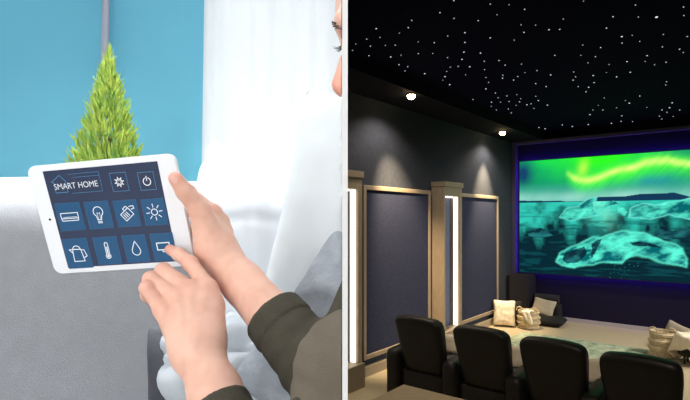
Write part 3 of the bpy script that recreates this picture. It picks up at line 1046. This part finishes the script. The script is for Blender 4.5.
# lit columns
M_led = mat('white_led_strip', (255, 250, 235), 0.5, emit=(255, 247, 228), estr=2.6)
M_recess = mat('blue_grey_recess', (62, 74, 104), 0.7)
def column(v0, v1, label, cut):
    f = WU + .23
    t = thing('light_column', label, 'light column', (WU, v1, 0), RT, 'lit columns on the side wall')
    def bx(bm, u0, a, z0, u1, b, z1):
        if cut:
            pl = [(u0, max(a, vmin(u0))), (u1, max(a, vmin(u1))), (u1, max(b, vmin(u1))), (u0, max(b, vmin(u0)))]
            q = []
            for p in pl:
                if not q or (abs(p[0] - q[-1][0]) + abs(p[1] - q[-1][1])) > 1e-5: q.append(p)
            if len(q) >= 3: uvprism(bm, q, z0, z1)
        else:
            box(bm, (u0, a, z0), (u1, b, z1), .004, 1)
        return bm
    zp, zo, zt = 0.30, 2.46, 2.60
    if not cut: obj('jamb', bx(NB(), WU, v0, zp, f, v0 + .05, zt), M_taupe, t)
    obj('jamb', bx(NB(), WU, v1 - .075, zp, f, v1, zt), M_taupe, t)
    obj('recess_back', bx(NB(), WU, v0 + .05, zp, WU + .06, v1 - .075, zo), M_recess, t, label='blue grey recess back')
    obj('header', bx(NB(), WU, v0 + .05, zo, f, v1 - .075, zt), M_taupe, t)
    obj('cap', bx(NB(), WU, v0 - .015, zt, f + .02, v1 + .015, 2.68), M_taupe, t)
    obj('plinth', bx(NB(), WU + .06, v0 - .01, 0, f + .04, v1 + .01, zp), M_taupe, t)
    obj('led_strip', bx(NB(), WU + .12, v1 - .098, zp + .01, WU + .19, v1 - .078, zo - .01), M_led, t, label='glowing white light strip')
    obj('led_strip', bx(NB(), WU + .06, v0 + .055, zo - .022, WU + .12, v1 - .105, zo - .002), M_led, t, label='glowing white top light bar')
column(7.09, 7.72, 'tall taupe column with a glowing recess between the two navy panels', False)
column(4.40, 4.95, 'glowing column cut off by the white divider at the picture centre', True)

# downlights
M_lamp = mat('warm_lamp', (255, 236, 190), 0.5, emit=(255, 226, 168), estr=40)
M_ring = mat('dark_metal_ring', (60, 56, 50), 0.4, metal=.6)
for u, v, lab in ((-3.45, 5.59, 'glowing warm downlight above the wide navy panel'), (-3.62, 9.09, 'glowing warm downlight nearest the screen')):
    t = thing('downlight', lab, 'ceiling light', (u, v, 3.72), RT, 'warm downlights in the soffit')
    bm = NB(); lathe(bm, [(.045, 3.72), (.068, 3.72), (.066, 3.706), (.05, 3.70), (.045, 3.705)], 24, (u, v, 0)); obj('ring', bm, M_ring, t, smooth=40)
    bm = NB(); lathe(bm, [(.052, 3.715), (.052, 3.69), (.045, 3.668), (.028, 3.655), (.008, 3.65)], 24, (u, v, 0)); obj('lamp', bm, M_lamp, t, smooth=60)

# ceiling stars, one by one
c1 = [(30, 201), (43, 175), (87, 156), (102, 184), (125, 114), (140, 149), (96, 222), (123, 247), (161, 181), (201, 180), (183, 227), (168, 277), (224, 220), (217, 132), (253, 110),
      (267, 81), (216, 258), (251, 266), (240, 283), (242, 307), (235, 312), (299, 324), (319, 294), (293, 167), (293, 214), (351, 213), (357, 170), (380, 50), (436, 73), (435, 2), (411, 143),
      (410, 230), (421, 268), (407, 285), (400, 306), (391, 320), (378, 373), (419, 338), (453, 265)]
c2 = [(93, 12), (151, 14), (199, 28), (114, 45), (56, 63), (15, 100), (15, 130), (188, 76), (197, 99), (233, 77), (274, 91), (307, 90), (318, 58), (167, 123), (93, 116), (12, 160), (6, 182),
      (30, 205), (17, 230), (63, 163), (75, 188), (76, 214), (80, 238), (88, 253), (80, 273), (120, 186), (139, 200), (132, 231), (131, 240), (165, 246), (178, 235), (189, 197), (200, 223),
      (237, 217), (233, 257), (265, 266), (279, 230), (292, 170), (350, 221), (348, 246), (109, 286), (117, 300), (125, 314), (144, 295), (151, 312), (149, 335), (158, 347), (175, 291), (187, 303),
      (183, 313), (173, 324), (206, 322), (219, 319), (233, 296), (241, 309), (228, 333), (269, 323), (97, 314), (96, 327), (112, 338), (112, 349), (86, 337), (87, 353), (70, 326), (63, 340),
      (40, 306), (27, 314), (34, 327), (39, 337), (45, 348), (197, 389), (212, 386), (222, 394), (243, 392), (315, 384), (346, 389), (262, 396)]
c3 = [(186, 15), (26, 3), (334, 21), (335, 47), (117, 51), (195, 52), (251, 52), (144, 112), (145, 132), (97, 86), (176, 108), (199, 127), (272, 106), (346, 112), (269, 144), (322, 151), (333, 161),
      (24, 138), (79, 146), (18, 170), (63, 174), (40, 193), (105, 198), (97, 223), (160, 189), (170, 222), (128, 236), (56, 232), (59, 254), (42, 268), (34, 282), (10, 266), (2, 236), (222, 171),
      (216, 189), (245, 199), (280, 191), (282, 251), (279, 261), (90, 301), (155, 309), (167, 317), (199, 295), (72, 324), (86, 338), (55, 338), (46, 352), (128, 331), (144, 356), (221, 330),
      (299, 316), (291, 331), (283, 345), (268, 338), (260, 357), (267, 366), (322, 338), (41, 383), (112, 379), (120, 390), (142, 373), (155, 386), (177, 374), (199, 382), (57, 393), (302, 358)]
spx = [(345 + x / 4, y / 4, 1.0) for x, y in c1] + [(460 + x / 3.078, y / 3.078, 1.0) for x, y in c2] + [(575 + x / 3.078, y / 3.078, 1.0) for x, y in c3]
M_star = mat('star_point', (235, 240, 255), 0.5, emit=(226, 234, 255), estr=1.1)
bm = NB(); bmesh.ops.create_icosphere(bm, subdivisions=1, radius=1.0)
sme = bpy.data.meshes.new('star_light'); bm.to_mesh(sme); bm.free(); sme.materials.append(M_star)
for i, (px, py, s_) in enumerate(spx):
    if (px, py) == (0, 0): continue
    Y = F * (3.9 - EYE) / (CY - py)
    p = at(px, py, Y)
    if p.y > 11.4 or room(p).x < SOF + .03: continue
    big = 1.0
    if (abs(px - 656.5) < 1 and abs(py - 17) < 1): big = 1.9
    if (abs(px - 621.8) < 1 and abs(py - 36.4) < 1): big = 1.7
    o = bpy.data.objects.new('star_light', sme); COL.objects.link(o)
    o.location = (p.x, p.y, 3.899)
    r = random.uniform(.45, .80) * big * Y / F
    o.scale = (r, r, r * 0.7)
    lab = 'tiny white point of light in the dark starry ceiling'
    if big > 1.8: lab = 'brightest star light in the dark ceiling, upper right'
    elif big > 1.6: lab = 'second brightest star light, just left of and below the brightest'
    tag(o, lab, 'star light', 'points of light in the starry ceiling')

# screen with its picture
su0, su1, sz0, sz1 = -3.86, 0.40, 0.94, 3.315
scr2 = thing('projection_screen', 'huge glowing screen showing a green aurora over icebergs', 'screen', (-1.73, SV - .13, sz0), RT)
NXs, NZs = 460, 250
uu = np.linspace(su0 + .015, su1 - .015, NXs + 1); zz = np.linspace(sz0 + .015, sz1 - .015, NZs + 1)
U, Zg = np.meshgrid(uu, zz, indexing='ij')
# picture coordinates: s 0..1 across, t 0..1 downwards
ca_, sa_ = math.cos(ANG), math.sin(ANG)
vv = SV - .132
Xw = U * ca_ - vv * sa_; Yw = U * sa_ + vv * ca_
s = (U - su0) / (su1 - su0); t = (sz1 - Zg) / (sz1 - sz0)
def spline(x, pts):
    xs_, ys_ = zip(*pts)
    return np.interp(x, xs_, ys_)
def s_of(px):                               # where along the screen a photo column falls
    k = (px - CX) / F
    u = (k * vv * ca_ + vv * sa_) / (ca_ - k * sa_)
    return (u - su0) / (su1 - su0)
def st(px, py):
    k = (px - CX) / F
    u = (k * vv * ca_ + vv * sa_) / (ca_ - k * sa_)
    ty = 159.0 + (152.0 - 159.0) * (px - 522) / 168.0
    by = 268.0 + (288.0 - 268.0) * (px - 519) / 171.0
    return (u - su0) / (su1 - su0), (py - ty) / (by - ty)
def vnoise(x, y, sc, seed=0, octv=4):
    out = np.zeros_like(x); amp = 1; tot = 0
    rs = np.random.default_rng(seed)
    for o_ in range(octv):
        tab_ = rs.random((64, 64))
        xs_, ys_ = x * sc, y * sc
        xi, yi = np.floor(xs_).astype(int), np.floor(ys_).astype(int)
        fx, fy = xs_ - xi, ys_ - yi
        fx = fx * fx * (3 - 2 * fx); fy = fy * fy * (3 - 2 * fy)
        g00 = tab_[xi % 64, yi % 64]; g10 = tab_[(xi + 1) % 64, yi % 64]; g01 = tab_[xi % 64, (yi + 1) % 64]; g11 = tab_[(xi + 1) % 64, (yi + 1) % 64]
        out += amp * ((g00 * (1 - fx) + g10 * fx) * (1 - fy) + (g01 * (1 - fx) + g11 * fx) * fy)
        tot += amp; amp *= .5; sc *= 2
    return out / tot
def C(r, g_, b_): return np.array(lin((r, g_, b_))[:3])
def mixc(A_, B_, w_): return A_ + (B_ - A_) * np.clip(w_, 0, 1)[..., None]
def seg_d(ax, ay, bx_, by_):
    return None
HZ = 0.375
asp = (su1 - su0) / (sz1 - sz0)
pic = np.zeros(U.shape + (3,))
# sky
pic[:] = C(14, 130, 96)
n1 = vnoise(s * asp, t, 3.0, 1); n2 = vnoise(s * asp + .6 * t, t * .5, 6.0, 2)
pic = mixc(pic, C(20, 190, 80), (n1 - .35) * 3 * np.clip(1 - t / .34, 0, 1))
pic = mixc(pic, C(40, 228, 30), np.exp(-((s - st(600, 160)[0]) / .17) ** 2) * np.clip(1 - t / .26, 0, 1) * 1.3)
pic = mixc(pic, C(18, 60, 96), np.exp(-((s - .02) / .05) ** 2 - ((t - .12) / .13) ** 2) * 1.1)
pic = mixc(pic, C(70, 170, 158), np.clip((t - .20) / .16, 0, 1) * .9)
pic = mixc(pic, C(30, 120, 150), np.exp(-((s - st(655, 176)[0]) / .10) ** 2 - ((t - .22) / .05) ** 2) * (n2 + .3))
band = [st(567, 173), st(575, 178), st(582, 180), st(590, 180), st(600, 177.5), st(610, 173), st(625, 170), st(635, 169), st(645, 165), st(655, 164), st(668, 163), st(675, 165), st(690, 167), (1.0, .20)]
bc = spline(s, band)
bw = spline(s, [(0, 0), (band[0][0] - .01, 0), (band[1][0], .9), (band[4][0], 1), (1, .9)])
dd = t - bc - (n2 - .5) * .02
streak = vnoise(s * asp * 1.4 + t * 1.2, t * .15, 22, 5, 3)
pic = mixc(pic, C(70, 235, 60), np.exp(-(np.where(dd > 0, dd / .10, dd / .06)) ** 2) * bw * (.55 + .7 * streak))
pic = mixc(pic, C(214, 250, 120), np.exp(-(dd / .026) ** 2) * bw * (.45 + .7 * streak))
tw = st(583, 168)
pic = mixc(pic, C(170, 235, 70), np.exp(-((s - tw[0] - (t - tw[1]) * -.1) / .022) ** 2 - ((t - tw[1]) / .07) ** 2) * .8)
pic = mixc(pic, C(150, 205, 190), np.exp(-((t - HZ + .035) / .05) ** 2) * (n2 * .9 + .1))
# hills
hl = spline(s, [(0, .012), (st(560, 0)[0], .008), (st(566, 0)[0], 0), (st(592, 0)[0], 0), (st(598, 0)[0], .03), (st(625, 0)[0], .03), (st(640, 0)[0], .045), (st(675, 0)[0], .05), (st(690, 0)[0], .02), (1, .03)])
hm = (t > HZ - hl - .008 * n1) & (t <= HZ + .005)
pic[hm] = C(14, 50, 78)
# water
wt = t > HZ
wd = np.clip((t - HZ) / (1 - HZ), 0, 1)
rip = vnoise(s * asp * 2.2, t * 9.0 / (0.5 + wd), 5.0, 7, 4)
wcol = mixc(np.zeros_like(pic) + C(44, 182, 164), np.zeros_like(pic) + C(2, 34, 44), wd * 2.1 + (rip - .5) * 1.8)
wcol = mixc(wcol, C(120, 240, 205), np.exp(-((s - st(603, 0)[0]) / .05) ** 2) * np.clip(1 - wd / .45, 0, 1) * np.clip(rip * 2.2 - .3, 0, 1))
wcol = mixc(wcol, C(8, 70, 76), np.clip((vnoise(s * asp * 1.1, t * 9, 6, 12) - .55) * 12, 0, 1) * np.clip(wd * 3, 0, 1) * .65)
pic[wt] = wcol[wt]
wob1 = vnoise(s * asp, t, 9.0, 31, 4); wob2 = vnoise(s * asp, t, 9.0, 32, 4)
def blob(pts, colf, edge=None, ew=.012):
    P_ = np.array([st(*p) for p in pts]); P_[:, 0] *= asp
    x = s * asp + (wob1 - .5) * .05; y = t + (wob2 - .5) * .035
    ins = np.zeros(s.shape, bool); dm = np.full(s.shape, 9.0)
    for (x1, y1), (x2, y2) in zip(P_, np.roll(P_, -1, 0)):
        cnd = ((y1 > y) != (y2 > y)) & (x < (x2 - x1) * (y - y1) / (y2 - y1 + 1e-12) + x1)
        ins ^= cnd
        L2 = (x2 - x1) ** 2 + (y2 - y1) ** 2 + 1e-12
        tt_ = np.clip(((x - x1) * (x2 - x1) + (y - y1) * (y2 - y1)) / L2, 0, 1)
        dm = np.minimum(dm, np.hypot(x - x1 - tt_ * (x2 - x1), y - y1 - tt_ * (y2 - y1)))
    pic[ins] = colf[ins]
    if edge is not None:
        w_ = np.exp(-(dm / ew) ** 2)
        pic[:] = mixc(pic, edge, w_ * .6)
ice = vnoise(s * asp * 1.5 + t, t * 2.5, 9.0, 21, 5)
icec = mixc(np.zeros_like(pic) + C(0, 92, 98), np.zeros_like(pic) + C(84, 226, 198), (ice - .34) * 2.6)
dark = mixc(np.zeros_like(pic) + C(6, 40, 52), np.zeros_like(pic) + C(30, 110, 112), (ice - .4) * 3)
# far bergs
blob([(559, 215), (568, 206), (578, 205), (588, 200), (598, 197.5), (597, 200), (592, 203), (594, 211), (601, 213), (590, 217), (572, 219)], icec, C(100, 215, 200), .006)
blob([(602, 206), (607, 202), (614, 202), (620, 206)], icec)
blob([(615, 214), (617, 208), (623, 209), (628, 213), (624, 217)], icec)
blob([(628, 218), (632, 209), (642, 205), (655, 207), (664, 205), (676, 204), (690, 201), (720, 203), (720, 226), (690, 224), (668, 216), (650, 221)], icec, C(110, 222, 205), .005)
blob([(529, 233), (533, 228), (541, 226), (548, 229), (552, 233), (543, 236)], dark)
blob([(650, 237), (660, 231), (672, 233), (690, 232), (720, 234), (720, 246), (690, 244), (668, 241)], dark)
# big foreground berg
blob([(556, 259), (559, 252), (568, 247), (580, 242), (592, 237), (604, 236), (616, 233), (628, 231), (642, 234), (652, 239), (664, 243), (676, 247), (684, 252), (688, 262), (685, 271), (674, 268), (660, 265), (648, 260),
      (636, 257), (626, 260), (622, 264), (604, 262), (590, 264), (574, 265), (562, 263)], icec, C(90, 220, 192), .008)
blob([(562, 258), (566, 251), (575, 248), (583, 246), (585, 253), (578, 261), (566, 261)], dark)
blob([(592, 244), (597, 239), (601, 238), (597, 247), (592, 258), (590, 255)], dark)
blob([(630, 243), (640, 243), (655, 247), (662, 250), (646, 249), (634, 247)], dark)
for _ in range(26):
    q0 = st(random.uniform(605, 640), random.uniform(262, 284))
    pic[(np.hypot((s - q0[0]) * asp, t - q0[1]) < .003)] = C(30, 120, 120)
NVx, NVz = U.shape
idx = np.arange(NVx * NVz).reshape(NVx, NVz)
Qs = np.stack([idx[:-1, :-1], idx[1:, :-1], idx[1:, 1:], idx[:-1, 1:]], -1).reshape(-1, 4)
Vs = np.stack([U, np.full_like(U, SV - .132), Zg], -1).reshape(-1, 3)
me = to_mesh('picture', Vs, Qs)
ca = me.color_attributes.new('Col', 'FLOAT_COLOR', 'POINT')
cc = np.ones((len(Vs), 4), np.float32); cc[:, :3] = np.clip(pic.reshape(-1, 3), 0, 1)
ca.data.foreach_set('color', cc.ravel())
obj('picture', me, attr_mat('projected_picture', .9, 1.3), scr2, label='green aurora and icebergs picture')
bm = NB(); box(bm, (su0, SV - .13, sz0), (su1, SV - .10, sz1)); obj('backing', bm, mat('black_frame', (14, 14, 20), .6), scr2)
M_purple = mat('violet_led', (90, 60, 230), .5, emit=(92, 56, 240), estr=28.0)
bm = NB()
for lo, hi in (((su0 + .03, SV - .10, sz0 + .03), (su1 - .03, SV - .085, sz0 + .05)), ((su0 + .03, SV - .10, sz1 - .05), (su1 - .03, SV - .085, sz1 - .03)),
               ((su0 + .03, SV - .10, sz0 + .05), (su0 + .05, SV - .085, sz1 - .05))):
    box(bm, lo, hi)
obj('backlight', bm, M_purple, scr2, label='violet light strip behind the screen')

# ---------- cinema chairs
M_leather = mat('black_leather', (24, 23, 25), 0.5, var=0.15, vscale=12, bump=0.10, bscale=140, spec=0.35)
RV = 4.66
def make_chair(u, label):
    t = thing('cinema_chair', label, 'armchair', (u, RV + .35, 0), RT, 'black leather cinema chairs in a row')
    def bd(p):
        zt = (p.z + .31) / .62
        wsc = 0.86 + 0.14 * min(1, zt * 1.3)
        bow = 0.02 * math.cos(p.x * 5)
        hr = -0.018 * max(0, (abs(p.x) / .285) ** 4) * max(0, zt)
        crown = 0.02 * (1 - (p.x / .29) ** 2) * max(0, zt) 
        return (p.x * wsc, p.y * (1.0 + .15 * zt) - .20 * zt - bow, p.z + hr + crown)
    bm = NB(); rbox(bm, (.565, .17, .64), .065, (18, 8, 18), bd, Matrix.Translation((u, RV + .22, .70)))
    obj('backrest', bm, M_leather, t, smooth=180)
    bm = NB(); rbox(bm, (.55, .56, .17), .06, (12, 12, 6), None, Matrix.Translation((u, RV + .56, .40))); obj('seat', bm, M_leather, t, smooth=180)
    bm = NB(); rbox(bm, (.57, .62, .34), .035, (10, 10, 8), None, Matrix.Translation((u, RV + .42, .23))); obj('base', bm, M_leather, t, smooth=180)
    bm = NB(); rbox(bm, (.53, .09, .32), .04, (10, 4, 8), None, Matrix.Translation((u, RV + .88, .27))); obj('footrest', bm, M_leather, t, smooth=180)
    def ad(p):
        return (p.x, p.y - .05 * max(0, p.z), p.z + .015 * math.cos(p.y * 4))
    bm = NB(); rbox(bm, (.165, .84, .60), .06, (8, 16, 12), ad, Matrix.Translation((u - .375, RV + .47, .31)))
    a_ = obj('armrest', bm, M_leather, t, smooth=180)
    cupholder(a_, u - .375)
    for sx in (-.24, .24):
        for dy in (.16, .68):
            bm = NB(); lathe(bm, [(.02, 0), (.025, .065)], 10, (u + sx, RV + dy, 0)); obj('foot', bm, M_ring, t)
    return t
def cupholder(parent, u):
    bm = NB(); lathe(bm, [(.042, .621), (.052, .621), (.052, .634), (.048, .637), (.043, .634), (.042, .625)], 20, (u, RV + .66, 0))
    obj('cup_holder', bm, mat('steel_ring', (120, 116, 110), .3, metal=.8), parent, smooth=40)
UC = [-2.80, -2.06, -1.365, -.68]
VC = [4.66, 4.60, 4.54, 4.44]
labs = ['black leather cinema chair nearest the navy wall panels, taupe counter behind it', 'second black leather cinema chair from the navy wall panels',
        'third black leather cinema chair from the navy wall panels', 'fourth black leather cinema chair, farthest from the navy wall panels']
proto = make_chair(UC[0], labs[0])
for u, v_, lb in zip(UC[1:], VC[1:], labs[1:]):
    c = copy_tree(proto)
    c.matrix_world = RT @ Matrix.Translation((u, v_ + .35, 0))
    RV = v_
    c['label'] = lb
    BASE[c.name] = (Vector((u, v_ + .35, 0)), RT)
    last = c
bm = NB(); rbox(bm, (.165, .84, .60), .06, (8, 16, 12), lambda p: (p.x, p.y - .05 * max(0, p.z), p.z + .015 * math.cos(p.y * 4)), Matrix.Translation((UC[3] + .375, RV + .47, .31)))
a_ = obj('armrest', bm, M_leather, last, smooth=180)
cupholder(a_, UC[3] + .375)

# cream scatter cushions on the chairs
M_cream = mat('cream_cotton', (226, 214, 196), .9, var=.06, bump=.25, bscale=50)
for k, (u, v_, lb) in enumerate(zip(UC[:3], VC[:3], ['cream scatter cushion on the chair nearest the navy panels', 'cream scatter cushion on the second chair from the navy panels', 'cream scatter cushion on the third chair from the navy panels'])):
    mt = basis((u + .19, v_ + .50 + .02 * k, .665), (.80, .60, 0), (-.20, .25, .93))
    o = obj('scatter_cushion', pillow(.25, .24, .11, mt, 18, .005, 20 + k), M_cream, base=mt.translation, frame=RT, smooth=180)
    tag(o, lb, 'cushion', 'cream scatter cushions on the chairs')

# counter behind the row
ct = thing('counter', 'taupe counter corner standing behind the first black chair', 'counter', (-1.2, 2.3, 0), RT)
M_ctop = mat('taupe_counter_top', (150, 134, 110), 0.6, var=.1, vscale=20, bump=.1, bscale=120)
CP = [(-1.87, 2.93), (-1.87, 2.33), (-1.40, 1.75), (-.2, 1.75), (-.2, 2.93)]
bm = NB(); uvprism(bm, CP, .91, .95)
bmesh.ops.bevel(bm, geom=list(bm.edges), offset=.005, segments=2, affect='EDGES')
obj('top', bm, M_ctop, ct, smooth=40)
bm = NB(); uvprism(bm, [(-1.82, 2.88), (-1.82, 2.37), (-1.36, 1.80), (-.25, 1.80), (-.25, 2.88)], 0, .91); obj('body', bm, mat('dark_counter_front', (50, 46, 44), .7), ct)

# rug
mr = mat('sage_patterned_rug', (188, 196, 174), .95, rgb2=(122, 142, 122), vscale=9, bump=.5, bscale=90, detail=8)
bm = NB()
rbox(bm, (1.98, 2.05, .018), .008, (40, 40, 2), lambda p: (p.x + .006 * noise.noise(Vector((p.y * 3, 0, 0))), p.y, p.z), Matrix.Translation((-2.27, 8.125, .010)))
tag(obj('rug', bm, mr, base=(-2.21, 8.125, 0), frame=RT, smooth=60), 'pale sage green patterned rug on the beige carpet before the screen', 'rug')

# baskets
M_wick = mat('seagrass_weave', (228, 214, 186), .85, rgb2=(168, 148, 114), vscale=30, stretch=(1, 1, 4), bump=.8, bscale=70)
def basket(u, v, r, hgt, lab, lid, seed):
    t = thing('basket', lab, 'basket', (u, v, 0), RT, 'woven baskets on the carpet')
    prof = [(r * .86, 0)]
    N = 22
    for i in range(N + 1):
        z = hgt * i / N
        prof.append((r * (.90 + .13 * math.sin(PI * (i / N) ** .8)) + .006 * math.sin(i * PI), z))
    rows = []
    for i in range(1, N * 3):
        z = hgt * i / (N * 3)
        a = i / (N * 3)
        rows.append((r * (.88 + .14 * math.sin(PI * a ** .9)) + .007 * abs(math.sin(i * PI / 6)) + (.013 * math.sin(a * PI * 7)), z))
    rows = [(r * .85, 0.0)] + rows + [(r * .93, hgt + .012), (r * .84, hgt + .010), (r * .83, hgt - .03), (r * .80, hgt * .55), (.01, hgt * .55)]
    bm = NB(); lathe(bm, rows, 40, (u, v, 0), lambda a, z: .005 * math.sin(a * 20 + (int(z * 40) % 2) * PI))
    obj('body', bm, M_wick, t, smooth=50)
    for sgn in (-1, 1):
        bm = NB()
        pts = [(u + sgn * r * .62 + math.cos(a_) * r * .30, v - r * .55 + sgn * .03, hgt + .01 + math.sin(a_) * .07) for a_ in np.linspace(0, PI, 12)]
        tube(bm, pts, .011, 8); obj('handle', bm, M_wick, t, smooth=60)
    return t
basket(-3.31, 9.60, .20, .33, 'small woven basket with a white cloth beside the patterned white cushion', True, 1)
basket(-1.05, 8.93, .185, .37, 'tall ribbed woven basket beside the pale throw at the rug corner', False, 2)
# cloth in the small basket
def clothf(a, b):
    uu_ = -3.31 + .02 + .15 * (a - .3) + .02 * math.sin(b * 9)
    if b < .5:
        return Vector((uu_, 9.60 - .05 - .165 * b / .5, .352 + .012 * math.sin(a * 11 + b * 6)))
    q = (b - .5) / .5
    return Vector((uu_ + .02 * q, 9.385 - .028 - .012 * math.sin(a * 10) , .348 - .20 * q * (0.7 + .5 * a)))
tag(obj('cloth', sheet(clothf, 16, 20, .006), mat('white_cotton', (236, 230, 218), .9, bump=.2, bscale=60), base=(-3.27, 9.42, .33), frame=RT, smooth=180), 'white cloth hanging over the rim of the small woven basket', 'cloth')

# cushions and dark furniture in the corner
M_black = mat('black_cotton', (22, 22, 25), .9, bump=.2, bscale=80)
M_pat = mat('white_patterned_cotton', (246, 240, 228), .9, rgb2=(214, 200, 174), vscale=16, bump=.2, bscale=60)
mt = basis((-3.715, 9.42, .265), (.93, .37, .0), (-.06, .22, .97))
tag(obj('cushion', pillow(.42, .50, .15, mt, 24, .006, 31), M_pat, base=mt.translation, frame=RT, smooth=180), 'white and beige patterned cushion on the carpet by the side wall', 'cushion')
mt = basis((-3.66, 9.66, .25), (.93, .37, .0), (-.06, .22, .97))
tag(obj('cushion', pillow(.38, .46, .13, mt, 20, .006, 32), M_black, base=mt.translation, frame=RT, smooth=180), 'black cushion tucked behind the white patterned cushion', 'cushion')
mt = basis((-3.12, 10.13, .085), (1, .1, 0), (-.1, 1, 0))
tag(obj('floor_cushion', pillow(.66, .56, .17, mt, 24, .008, 33, .04), M_black, base=(-3.12, 10.13, 0), frame=RT, smooth=180), 'flat black floor cushion under the leaning grey cushion', 'cushion')
mt = basis((-3.25, 10.28, .305), (.97, -.10, -.12), (.12, .45, .88))
tag(obj('cushion', pillow(.46, .36, .12, mt, 24, .005, 34), mat('stone_grey_cotton', (176, 168, 154), .9, bump=.2, bscale=80), base=mt.translation, frame=RT, smooth=180), 'stone grey cushion leaning above the black floor cushion', 'cushion')
M_cab = mat('dark_cabinet', (34, 32, 44), .8, spec=.15, var=.05)
sp = thing('speaker_cabinet', 'dark boxy cabinet standing in the corner below the screen', 'speaker', (-3.76, 10.42, 0), RT)
bm = NB(); box(bm, (-3.925, 10.20, 0.01), (-3.53, 10.69, .93), .012, 2); obj('body', bm, M_cab, sp, smooth=40)
bm = NB(); box(bm, (-3.90, 10.188, .06), (-3.555, 10.20, .88)); obj('grille', bm, mat('dark_speaker_cloth', (28, 27, 38), .95, bump=.4, bscale=300), sp)
pf = thing('pouf', 'dark upholstered pouf against the wall under the dark bolster', 'pouf', (-3.25, 10.55, 0), RT)
bm = NB(); rbox(bm, (.50, .30, .36), .05, (12, 8, 8), None, Matrix.Translation((-3.24, 10.53, .18))); obj('body', bm, M_black, pf, smooth=180)
bm = NB()
tube(bm, [(-3.50, 10.53, .45), (-3.49, 10.53, .45), (-3.2, 10.535, .455), (-3.03, 10.54, .45), (-3.02, 10.54, .45)], [.05, .088, .092, .088, .05], 20)
tag(obj('bolster', bm, mat('slate_bolster', (34, 32, 42), .85), base=(-3.25, 10.53, .36), frame=RT, smooth=60), 'dark round bolster lying beside the dark cabinet', 'cushion')

# things by the tall basket
bb = thing('beanbag', 'black beanbag behind the pale throw near the picture edge', 'beanbag', (-.45, 9.76, 0), RT)
bm = NB(); lathe(bm, [(.20, 0), (.34, .06), (.36, .16), (.30, .34), (.20, .50), (.10, .58), (.03, .60)], 32, (-.45, 9.76, 0), lambda a, z: .05 * math.sin(a * 3 + z * 5) + .02 * math.sin(a * 7))
obj('body', bm, M_black, bb, smooth=180)
mt = basis((-.93, 9.42, .235), (.90, -.30, -.30), (.28, .25, .90))
tag(obj('cushion', pillow(.40, .40, .13, mt, 22, .005, 41), mat('warm_grey_cotton', (150, 142, 130), .9, bump=.2, bscale=80), base=mt.translation, frame=RT, smooth=180), 'grey cushion standing behind the tall ribbed basket', 'cushion')
st_ = thing('footstool', 'low stool hidden under the pale throw', 'stool', (-.66, 8.72, 0), RT)
bm = NB(); lathe(bm, [(.16, 0.12), (.185, .14), (.185, .36), (.16, .39), (.02, .395)], 28, (-.66, 8.72, 0)); obj('seat', bm, M_black, st_, smooth=40)
for a_ in (0.6, 2.2, 3.8, 5.4):
    bm = NB(); lathe(bm, [(.015, 0), (.02, .125)], 8, (-.66 + .12 * math.cos(a_), 8.72 + .12 * math.sin(a_), 0)); obj('leg', bm, M_ring, st_)
def throwf(a, b):
    th = 2 * PI * a
    lobes = math.sin(th * 4 + 1) + .5 * math.sin(th * 9 + 2)
    if b < .6:
        r_ = .192 * b / .6; z_ = .405 + .016 * math.sin(th * 3 + b * 7) + .02
    else:
        q = (b - .6) / .4
        r_ = .192 + .018 + (.05 * lobes + .03) * q; z_ = .415 - q * (.27 + .10 * math.sin(th * 2.0 + 2.4) + .03 * math.sin(th * 5))
    return Vector((-.66 + r_ * math.cos(th), 8.72 + r_ * math.sin(th), z_))
tag(obj('throw_blanket', sheet(throwf, 72, 22, .007), mat('ivory_knit', (232, 222, 202), .95, bump=.4, bscale=70), base=(-.66, 8.72, .40), frame=RT, smooth=180), 'ivory throw draped over a stool beside the tall ribbed basket', 'blanket')

# =================================================================== LIGHT
# living room: added fill areas behind and beside the viewer, window at the back, unseen overhead fills
area('fill_side', (-3.3, 0.6, 2.9), (-0.6, 1.2, 1.9), 1.8, 10, (1, .98, .96))  # added fill from the left, that wall has no window
area('fill_front', (-0.95, -1.35, 2.55), (-0.3, 0.6, 2.1), 1.5, 45, (1, .99, .98))  # added to brighten the partition end and hands, no opening behind it
area('daylight_window', (-0.46, 2.95, 2.9), (-0.5, 0.5, 2.1), 0.8, 8, (.96, .98, 1), sy=1.5)
area('ceiling_fill', (-1.25, 1.60, 3.8), (-1.25, 1.65, 1.0), 2.2, 22, (1, .99, .98), sy=.6, spread=math.radians(130))  # unseen area light added for sofa top and blue wall, no lamp fitted
area('sofa_top_fill', (-1.05, 1.31, 3.75), (-1.05, 1.35, 1.0), 1.8, 26, (.98, .99, 1), sy=.2, spread=math.radians(34))  # narrow strip of light added only to whiten the sofa top

# cinema: warm downlights that graze the side wall, side-ceiling lamps beyond the frame, weak rear lamp
def rp(u, v, z): return RT @ Vector((u, v, z))
for u, v, tv in ((-3.45, 5.59, 6.75), (-3.62, 9.09, 9.15)):
    spot('downlight_beam', rp(u, v, 3.64), rp(-4.35, tv, 0), 980, 56, .9, (1, .74, .40), .03)
    spot('downlight_spill', rp(u, v, 3.64), rp(-3.9, v + .02, 0), 90, 140, .6, (1, .84, .64), .03)
for u, v, tu, tv, e in ((1.8, 9.4, -2.6, 9.5, 600), (1.8, 7.6, -2.4, 8.2, 600)):
    spot('side_downlight', rp(u, v, 3.85), rp(tu, tv, 0), e, 85, .8, (1, .91, .76), .10)
spot('rear_downlight', (2.2, 0.8, 3.85), (2.6, 5.2, .4), 260, 80, .9, (1, .84, .62), .12)
spot('counter_fill', (0.9, 2.4, 3.88), (0.75, 3.3, .95), 130, 60, .8, (1, .84, .62), .05)  # spot added to lift the counter top, no fitting there
spot('aisle_fill', rp(-2.9, 4.6, 3.88), rp(-3.5, 5.9, 0), 75, 70, .8, (1, .84, .62), .05)  # extra spot without a fitting, added to brighten the carpet by the wall
